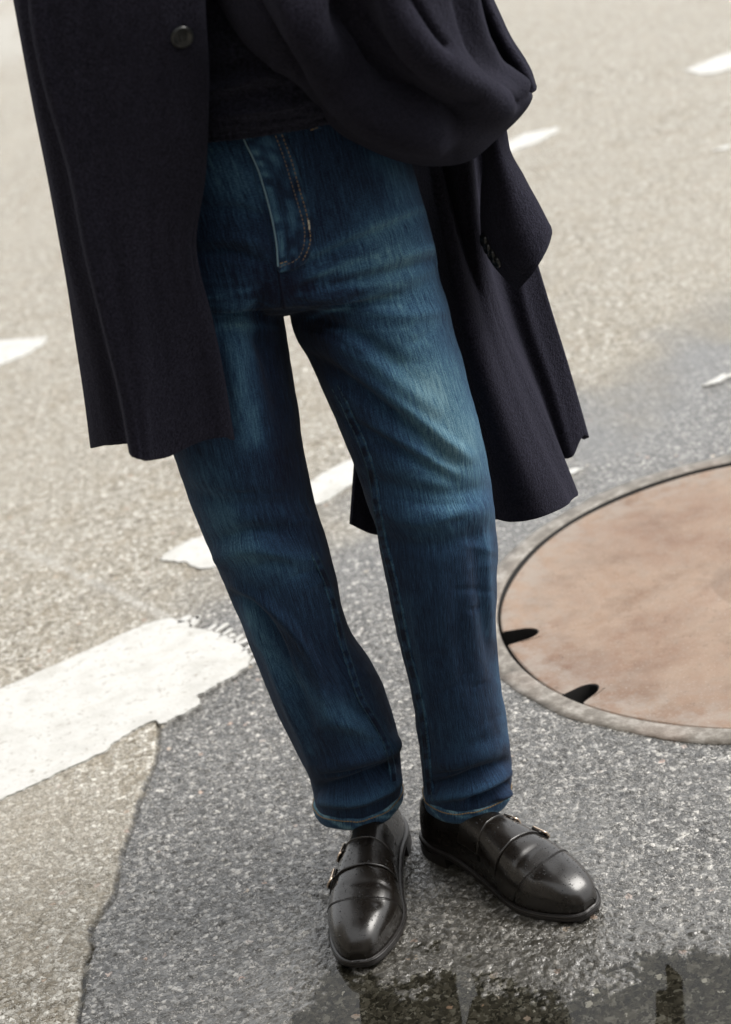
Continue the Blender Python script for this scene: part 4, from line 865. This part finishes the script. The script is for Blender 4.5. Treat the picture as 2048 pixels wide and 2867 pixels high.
for poly, wd, am in [([(640, -40), (690, 70), (770, 195), (860, 262), (960, 292)], 40, .024), ([(740, -60), (800, 90), (880, 195), (1000, 250)], 44, -.032), ([(850, -60), (920, 80), (1000, 170), (1090, 225)], 40, .02),
                     ([(890, -40), (930, 40), (975, 105)], 10, -.012), ([(700, -40), (752, 100), (830, 195), (930, 238)], 13, -.010), ([(800, -40), (850, 70), (930, 165), (1030, 215)], 12, -.008), ([(560, -20), (610, 70), (680, 150), (760, 250)], 10, -.007), ([(540, -60), (600, 60), (650, 120)], 30, -.006), ([(620, 140), (655, 150), (690, 172)], 12, .006), ([(1022, -60), (1040, 30), (1066, 110), (1105, 170), (1155, 200)], 9, .012), ([(1000, -60), (1015, 30), (1040, 120), (1085, 190), (1140, 225)], 10, -.006), ([(720, 235), (800, 300), (900, 338), (1000, 335)], 22, -.006)]:
    d = segdist(pxs, catmull(poly, 30)); h += am * np.exp(-(d / wd) ** 2)
Gs += nn * h.reshape(Gs.shape[:2])[..., None]; Gs = clothwob(Gs, .004, 121, 6, 4)
sg = mkgrid('coat_drape', Gs, WOOL, coat); solidify(sg, .007, 0, .002)
# the back lip of that open fold
OP = [
    [(1090, 250, .18), (1040, 190, .20), (985, 60, .22), (940, -120, .22), (900, -450, .16)],
    [(1128, 225, .11), (1098, 168, .12), (1040, 60, .135), (985, -120, .14), (940, -450, .1)],
    [(1166, 212, .045), (1146, 166, .05), (1090, 60, .065), (1030, -120, .075), (980, -450, .055)],
    [(1182, 206, .032), (1160, 154, .036), (1102, 57, .05), (1040, -120, .06), (986, -450, .045)],
    [(1188, 198, .045), (1167, 148, .05), (1110, 54, .065), (1047, -120, .075), (991, -450, .055)],
    [(1182, 188, .08), (1163, 140, .09), (1107, 48, .10), (1045, -120, .11), (990, -450, .08)],
    [(1140, 190, .16), (1115, 140, .18), (1055, 45, .19), (1005, -120, .19), (955, -450, .14)]]
rows = np.array([colm(c) for c in OP]).transpose(1, 0, 2)
op = mkgrid('coat_drape', clothwob(sheet(rows, 70, 60), .003, 127), WOOL, coat); solidify(op, .007, 0, .002)

# empty sleeve hanging below the arm, its buttoned cuff turned to the right
front = [[(1040, 150, .06), (1075, 330, .055), (1074, 440, .05), (1072, 505, .045), (1078, 545, .04), (1100, 585, .035), (1150, 643, .03)],
         [(1055, 150, .03), (1088, 325, .02), (1098, 430, .012), (1105, 500, .005), (1118, 545, .0), (1140, 590, -.002), (1170, 622, .0)],
         [(1072, 150, .025), (1102, 318, .012), (1128, 415, .0), (1145, 480, -.008), (1162, 530, -.012), (1178, 568, -.012), (1193, 588, -.008)],
         [(1090, 150, .04), (1112, 314, .03), (1145, 395, .018), (1175, 455, .01), (1195, 500, .005), (1207, 530, .004), (1213, 552, .006)],
         [(1104, 150, .07), (1122, 315, .06), (1158, 392, .05), (1190, 450, .045), (1212, 492, .04), (1222, 512, .04), (1221, 524, .04)],
         [(1090, 150, .10), (1112, 316, .09), (1145, 396, .085), (1172, 458, .08), (1190, 500, .078), (1200, 526, .076), (1206, 545, .076)],
         [(1060, 150, .10), (1092, 325, .09), (1105, 430, .09), (1112, 500, .088), (1125, 545, .085), (1145, 588, .08), (1166, 615, .078)]]
rows = np.array([colm(c) for c in front]).transpose(1, 0, 2)
B_ = np.stack([catmull(rows[:, j], 70) for j in range(rows.shape[1])], 1)
Gsl = np.stack([catmull(B_[i], 64, closed=True) for i in range(70)], 0)
sl = mkgrid('sleeve', clothwob(Gsl, .002, 131, 5, 3)[:, ::-1], WOOL, coat, close_v=True); solidify(sl, .005, 0, .0016)
def button(p, n, r, parent, mat=HORN):
    n = Vector(n).normalized(); q = n.to_track_quat('Z', 'Y').to_matrix(); V = []; F = []; seg = 20
    prof = [(0.0, .0012), (.45, .0012), (.6, .0016), (.72, .0032), (.88, .0034), (1.0, .0022), (1.0, 0.0)]
    for rr_, zz in prof[1:]:
        for k in range(seg): V.append(np.array(p) + np.array(q @ Vector((r * rr_ * math.cos(2 * math.pi * k / seg), r * rr_ * math.sin(2 * math.pi * k / seg), zz))))
    for i in range(len(prof) - 2):
        for k in range(seg): F.append((i * seg + k, (i + 1) * seg + k, (i + 1) * seg + (k + 1) % seg, i * seg + (k + 1) % seg))
    F.append(tuple(range(seg)))
    mbb = MB(); mbb.add(V, F)
    for sx in (-1, 1):
        a = np.array(p) + np.array(q @ Vector((sx * r * .2, -r * .25, .0016))); b = np.array(p) + np.array(q @ Vector((sx * r * .2, r * .25, .0016)))
        mbb.add(*tube(np.array([a, b]), r * .07, 5))
    o = mbb.build('button', mat, parent); bm = bmesh.new(); bm.from_mesh(o.data); bmesh.ops.recalc_face_normals(bm, faces=bm.faces); bm.to_mesh(o.data); bm.free(); return o
slb = BVHTree.FromPolygons([Vector(v) for v in Gsl.reshape(-1, 3)], [(i * 64 + j, i * 64 + (j + 1) % 64, (i + 1) * 64 + (j + 1) % 64, (i + 1) * 64 + j) for i in range(69) for j in range(64)])
def onmesh(b, px, py, off):
    d = Vector(ray(px, py)).normalized(); hh_, nr, _, _ = b.ray_cast(Vector(CAM), d)
    if hh_ is None: hh_, nr, _, _ = b.find_nearest(Vector(CAM) + d * 2.1)
    if nr.dot(d) > 0: nr = -nr
    return np.array(hh_ + nr * off), nr
for px, py in ((1081, 532), (1088, 548), (1097, 562), (1108, 577)):
    p, n_ = onmesh(slb, px, py, .003); button(p, n_ + Vector((-.35, 0, .1)), .0075, coat)
clb = BVHTree.FromPolygons([Vector(v) for v in Gc.reshape(-1, 3)], [(i * 190 + j, i * 190 + j + 1, (i + 1) * 190 + j + 1, (i + 1) * 190 + j) for i in range(149) for j in range(189)])
p, n_ = onmesh(clb, 402, 80, .004); button(p, n_ + Vector((0, 0, -.25)), .0118, coat)

# ------------------------------------------------------------------ shoes
def curve(xs_, ys_):
    P = catmull(np.c_[xs_, ys_], 400); return lambda u: np.interp(u, P[:, 0], P[:, 1])
SL = .302
w_out = curve([0, .02, .06, .15, .28, .42, .55, .66, .75, .84, .91, .955, .985, 1.0], [.004, .016, .025, .032, .033, .038, .0450, .0495, .0485, .0425, .0340, .0262, .0180, .0095])
w_in = curve([0, .02, .06, .15, .28, .42, .55, .66, .75, .84, .91, .955, .985, 1.0], [.004, .016, .025, .031, .029, .0305, .0365, .0435, .0440, .0385, .0312, .0250, .0178, .0095])
h_top = curve([0, .015, .05, .12, .25, .32, .38, .45, .52, .60, .68, .76, .84, .90, .95, .98, 1.0], [.035, .048, .056, .060, .064, .0655, .0665, .0665, .0645, .0605, .0565, .050, .0445, .0385, .030, .021, .010])
z_base = curve([0, .2, .3, .45, .6, .8, 1.0], [.028, .027, .025, .0165, .0115, .0115, .0165])
def upper(u, phi, side, off=0.0):
    """u heel->toe 0..1, phi 0 (outer base) .. pi (inner base)"""
    c, s = np.cos(phi), np.sin(phi); wd = np.where(c >= 0, w_out(u), w_in(u))
    ank = 1 - sstep(.28, .58, u)
    ex = .68 + .0 * ank; x = wd * np.sign(c) * np.abs(c) ** ex
    hgt = np.abs(s) ** (.74 + .30 * ank)
    x = x * (1 - .18 * ank * hgt) * (1 + .02 * np.sin(np.pi * np.clip(hgt, 0, 1)))
    z = z_base(u) + h_top(u) * hgt
    y = u * SL + .004 * sstep(.9, 1, u) * (1 - hgt) * 0
    # slight ridge along the instep and creasing over the ball
    z = z + .0022 * np.exp(-((phi - np.pi / 2 - .05) / .16) ** 2) * sstep(.4, .5, u) * (1 - sstep(.62, .7, u))
    z = z - .0016 * np.exp(-((u - .695) / .012) ** 2) * hgt * np.exp(-((phi - 2.0) / .7) ** 2) - .0022 * np.exp(-((u - .79) / .03) ** 2) * np.exp(-((phi - 1.95) / .28) ** 2)
    P = np.stack([side * x, y, z], -1)
    if off:
        e = 1e-3; a = upper(np.clip(u + e, 0, 1), phi, side) - upper(np.clip(u - e, 0, 1), phi, side); b = upper(u, phi + e, side) - upper(u, phi - e, side)
        n = np.cross(b, a) * side; n /= np.linalg.norm(n, axis=-1)[..., None] + 1e-12
        n = np.where((n[..., 2:3] < -.2), -n, n); P = P + n * off
    return P
def usamp(a, b, n):
    t = np.linspace(0, 1, n); return a + (b - a) * t
def make_shoe(side, label):
    T = empty('shoe', (0, 0, 0)); 
    us = np.r_[np.linspace(0, .05, 12)[:-1], np.linspace(.05, .9, 90)[:-1], 1 - .1 * np.linspace(1, 0, 26) ** 1.6]
    ph = np.linspace(0, np.pi, 61); U_, P_ = np.meshgrid(us, ph, indexing='ij')
    G = upper(U_, P_, side)
    o = mkgrid('upper', G if side < 0 else G[:, ::-1], LEATHER, T)
    bm = bmesh.new(); bm.from_mesh(o.data); bm.verts.ensure_lookup_table(); k = len(us); bm.faces.new([bm.verts[j] for j in range(61)]); bm.faces.new([bm.verts[(k - 1) * 61 + j] for j in range(61)][::-1])
    bmesh.ops.recalc_face_normals(bm, faces=bm.faces); bm.to_mesh(o.data); bm.free()
    def layer(name, u0, u1, p0, p1, off, mat=LEATHER, nu_=34, nphi=70, lip=.0025):
        ph_ = np.linspace(p0, p1, nphi); R = []
        for t in np.linspace(0, 1, nu_):
            uu = u0(ph_) + (u1(ph_) - u0(ph_)) * t
            R.append(upper(uu, ph_, side, off))
        R = np.array(R)
        first = np.array([upper(u0(ph_), ph_, side, -.0012)]); last = np.array([upper(u1(ph_) + .0015, ph_, side, off * .7), ]); last2 = np.array([upper(u1(ph_) + .002, ph_, side, -.0012)])
        G_ = np.concatenate([first, R, last, last2])
        oo = mkgrid(name, G_, mat, T); bm_ = bmesh.new(); bm_.from_mesh(oo.data); bmesh.ops.recalc_face_normals(bm_, faces=bm_.faces)
        bm_.to_mesh(oo.data); bm_.free()
        me_ = oo.data; cz = np.mean([p.normal.z for p in me_.polygons])
        if cz < 0: me_.flip_normals()
        return oo
    # two straps over the instep, buckled outside
    edge = lambda p: .605 - .035 * np.cos(p) * 0 + .035 * ((p - 1.45) / 1.2) ** 2 * np.where(p < 1.45, 1.0, -.55)
    mid_ = lambda p: edge(p) - .15 + .02 * (p - 1.5)
    layer('strap', lambda p: mid_(p) - .004, edge, .25, 2.85, .0026)
    layer('strap', lambda p: mid_(p) - .13, lambda p: mid_(p) + .004, .25, 2.85, .0040)
    # toe cap with double stitching
    cap = lambda p: .77 - .055 * ((p - 1.55) / 1.4) ** 2
    layer('toe_cap', cap, lambda p: np.full_like(p, .997), .03, 3.11, .0007, lip=.001)
    for q, dd in ((.004, .0011), (.0105, .0011)):
        php = np.linspace(.12, 3.02, 110); pts_ = upper(cap(php) + q, php, side, dd); mb = MB()
        for k in range(len(pts_) - 1): mb.add(*tube(np.array([pts_[k], pts_[k] + (pts_[k + 1] - pts_[k]) * .7]), .00038, 4))
        oo = mb.build('cap_stitching', SOLE, T); oo['kind'] = 'stuff'
    php = np.linspace(.3, 2.8, 90); oo = mk('strap_edge', *tube(upper(edge(php) + .001, php, side, .0018), .0009, 6), SOLE, T)
    # welt, sole and heel
    def loop(off, n=160):
        uu = np.r_[np.linspace(0, 1, n) ** .999]; uu = .5 - .5 * np.cos(np.pi * np.linspace(0, 1, n))
        a = np.stack([side * (w_out(uu) + 0), uu * SL], 1); b = np.stack([-side * (w_in(uu)), uu * SL], 1)[::-1]
        L = np.vstack([a, b[1:-1]]); c = np.array([0, SL * .5])
        t_ = np.roll(L, -1, 0) - np.roll(L, 1, 0); t_ /= np.linalg.norm(t_, axis=1)[:, None] + 1e-12
        nrm_ = np.stack([t_[:, 1], -t_[:, 0]], 1)
        if ((L - c) * nrm_).sum() < 0: nrm_ = -nrm_
        return L + nrm_ * off, np.r_[uu, uu[::-1][1:-1]]
    def sole(name, prof, mat, umax=1.0):
        R = []
        for off, fz in prof:
            L, uu = loop(off); R.append(np.c_[L, fz(uu)])
        G_ = np.array(R); oo = mkgrid(name, G_, mat, T, close_v=True)
        bm_ = bmesh.new(); bm_.from_mesh(oo.data); bm_.verts.ensure_lookup_table(); m_ = G_.shape[1]
        for r_ in (0, len(prof) - 1): bm_.faces.new([bm_.verts[r_ * m_ + j] for j in range(m_)])
        bmesh.ops.recalc_face_normals(bm_, faces=bm_.faces); bm_.to_mesh(oo.data); bm_.free(); return oo
    spring = lambda u: .006 * sstep(.75, 1, u) ** 1.5
    low = lambda u: np.maximum(.0035 * 0 + spring(u), 0) + (z_base(u) - .0135) * (1 - sstep(.5, .62, u)) * (u > 0)
    zb = lambda u: z_base(u) - .0105
    sole('sole', [(.001, lambda u: zb(u) + .0002), (.002, lambda u: zb(u)), (.0034, lambda u: zb(u) + .0015), (.0034, lambda u: zb(u) + .005), (.0026, lambda u: zb(u) + .006)], SOLE)
    sole('welt', [(.002, lambda u: zb(u) + .0058), (.0036, lambda u: zb(u) + .0062), (.0044, lambda u: zb(u) + .0074), (.0040, lambda u: zb(u) + .0090), (.003, lambda u: zb(u) + .0100), (-.004, lambda u: zb(u) + .0108)], SOLE)
    L, uu = loop(.0030, 190); mb = MB(); zz = zb(uu) + .0102; sel = np.where(uu > .3)[0]
    for k in range(len(L)):
        j = (k + 1) % len(L)
        if uu[k] > .3 and uu[j] > .3:
            a, b = np.r_[L[k], zz[k]], np.r_[L[j], zz[j]]; mb.add(*tube(np.array([a, a + (b - a) * .62]), .00055, 4))
    oo = mb.build('welt_stitching', LEATHER, T); oo['kind'] = 'stuff'
    # heel block
    th = np.linspace(0, 1, 40); uu = .235 * (.5 - .5 * np.cos(np.pi * th)); a = np.stack([side * (w_out(uu) + .004), uu * SL - .003], 1); b = np.stack([-side * (w_in(uu) + .004), uu * SL - .003], 1)[::-1]
    L = np.vstack([a, b[1:]]); G_ = np.array([np.c_[L, np.full(len(L), zv)] for zv in (.0005, .002, .011, .0182)]); G_[0, :, :2] *= .985
    oo = mkgrid('heel', G_, SOLE, T, close_v=True, smooth=False)
    bm_ = bmesh.new(); bm_.from_mesh(oo.data); bm_.verts.ensure_lookup_table(); m_ = len(L)
    for r_ in (0, 3): bm_.faces.new([bm_.verts[r_ * m_ + j] for j in range(m_)])
    bmesh.ops.recalc_face_normals(bm_, faces=bm_.faces); bm_.to_mesh(oo.data); bm_.free()
    # buckles on the outer side
    for uc, pc in ((.60, .66), (.46, .72)):
        c = upper(np.array(uc), np.array(pc), side, .0052); e = .01
        du_ = upper(np.array(uc + e), np.array(pc), side) - upper(np.array(uc - e), np.array(pc), side); dp = upper(np.array(uc), np.array(pc + e), side) - upper(np.array(uc), np.array(pc - e), side)
        du_ /= np.linalg.norm(du_); dp = dp - du_ * (dp @ du_); dp /= np.linalg.norm(dp); nn_ = np.cross(du_, dp); nn_ = nn_ if nn_[0] * side > 0 or nn_[2] > 0 else -nn_
        hw, hl = .0105, .0085; R = []
        for k in range(40):
            t = 2 * math.pi * k / 40; cx = math.copysign(abs(math.cos(t)) ** .35, math.cos(t)); sy = math.copysign(abs(math.sin(t)) ** .35, math.sin(t))
            R.append(c + du_ * hw * cx + dp * hl * sy + nn_ * (.0012 - .0012 * sy * sy))
        mb = MB().add(*tube(np.array(R), .0016, 6, closed=True)); mb.add(*tube(np.array([c - du_ * hw, c + du_ * hw]), .001, 6)); mb.add(*tube(np.array([c, c - dp * hl * 1.1 + nn_ * .001]), .0009, 6))
        mb.build('buckle', BRASS, T)
        # strap tail threaded through the buckle
        row = []
        for q in np.linspace(0, 1, 12):
            pq = pc + .22 - .52 * q; wq = .023 * (1 - sstep(.78, 1.0, q) * .7)
            row.append([upper(np.array(uc + s_ * wq), np.array(pq), side, .0046 + .0012 * math.exp(-((q - .42) / .15) ** 2) - .001 * sstep(.7, 1, 1 - q)) for s_ in (-1, -.4, .4, 1)])
        tl = mkgrid('strap_tail', np.array(row), LEATHER, T); solidify(tl, .0022, 0)
    # rain drops on the leather
    mb = MB(); 
    for k in range(230):
        u_, p_ = random.uniform(.36, .97), random.gauss(1.5, .5)
        if not .35 < p_ < 2.7: continue
        r = random.choice([.0005, .0006, .0007, .0009, .0011]) * random.uniform(.8, 1.1)
        off = .0008 if u_ > .77 else (.0027 if u_ < .60 else .0)
        if u_ < .46: off = .004
        c = upper(np.array(u_), np.array(p_), side, off if off else 1e-6); c2 = upper(np.array(u_), np.array(p_), side, off + .001); n_ = Vector(c2 - c).normalized(); q = n_.to_track_quat('Z', 'Y').to_matrix(); V = []; F = []
        for i, (rr_, zz_) in enumerate(((1, -.1), (.85, .35), (.5, .55))):
            for j in range(7): V.append(c + np.array(q @ Vector((r * rr_ * math.cos(j * .8976), r * rr_ * math.sin(j * .8976), r * zz_))))
        V.append(c + np.array(n_) * r * .62)
        for i in range(2):
            for j in range(7): F.append((i * 7 + j, i * 7 + (j + 1) % 7, (i + 1) * 7 + (j + 1) % 7, (i + 1) * 7 + j))
        for j in range(7): F.append((14 + j, 14 + (j + 1) % 7, 21))
        mb.add(V, F)
    oo = mb.build('rain_drops', DROP, T); oo['kind'] = 'stuff'
    T['label'] = label; T.parent = person
    return T
def place_shoe(T, heel, toe, z=0.0):
    h, t = np.array(heel), np.array(toe); d = t - h; L = np.linalg.norm(d); a = math.atan2(d[1], d[0]) - math.pi / 2
    T.location = (h[0], h[1], z); T.rotation_euler = (0, 0, a)
    T.scale = (1, 1, 1)
ROADZ = -.0042
place_shoe(make_shoe(-1, 'left foot shoe turned outwards to the right'), gnd(957, 1862)[:2], gnd(1318, 2034)[:2], ROADZ)
place_shoe(make_shoe(1, 'right foot shoe pointing at the viewer, toe in the puddle'), gnd(868, 1838)[:2], gnd(802, 2142)[:2], ROADZ)
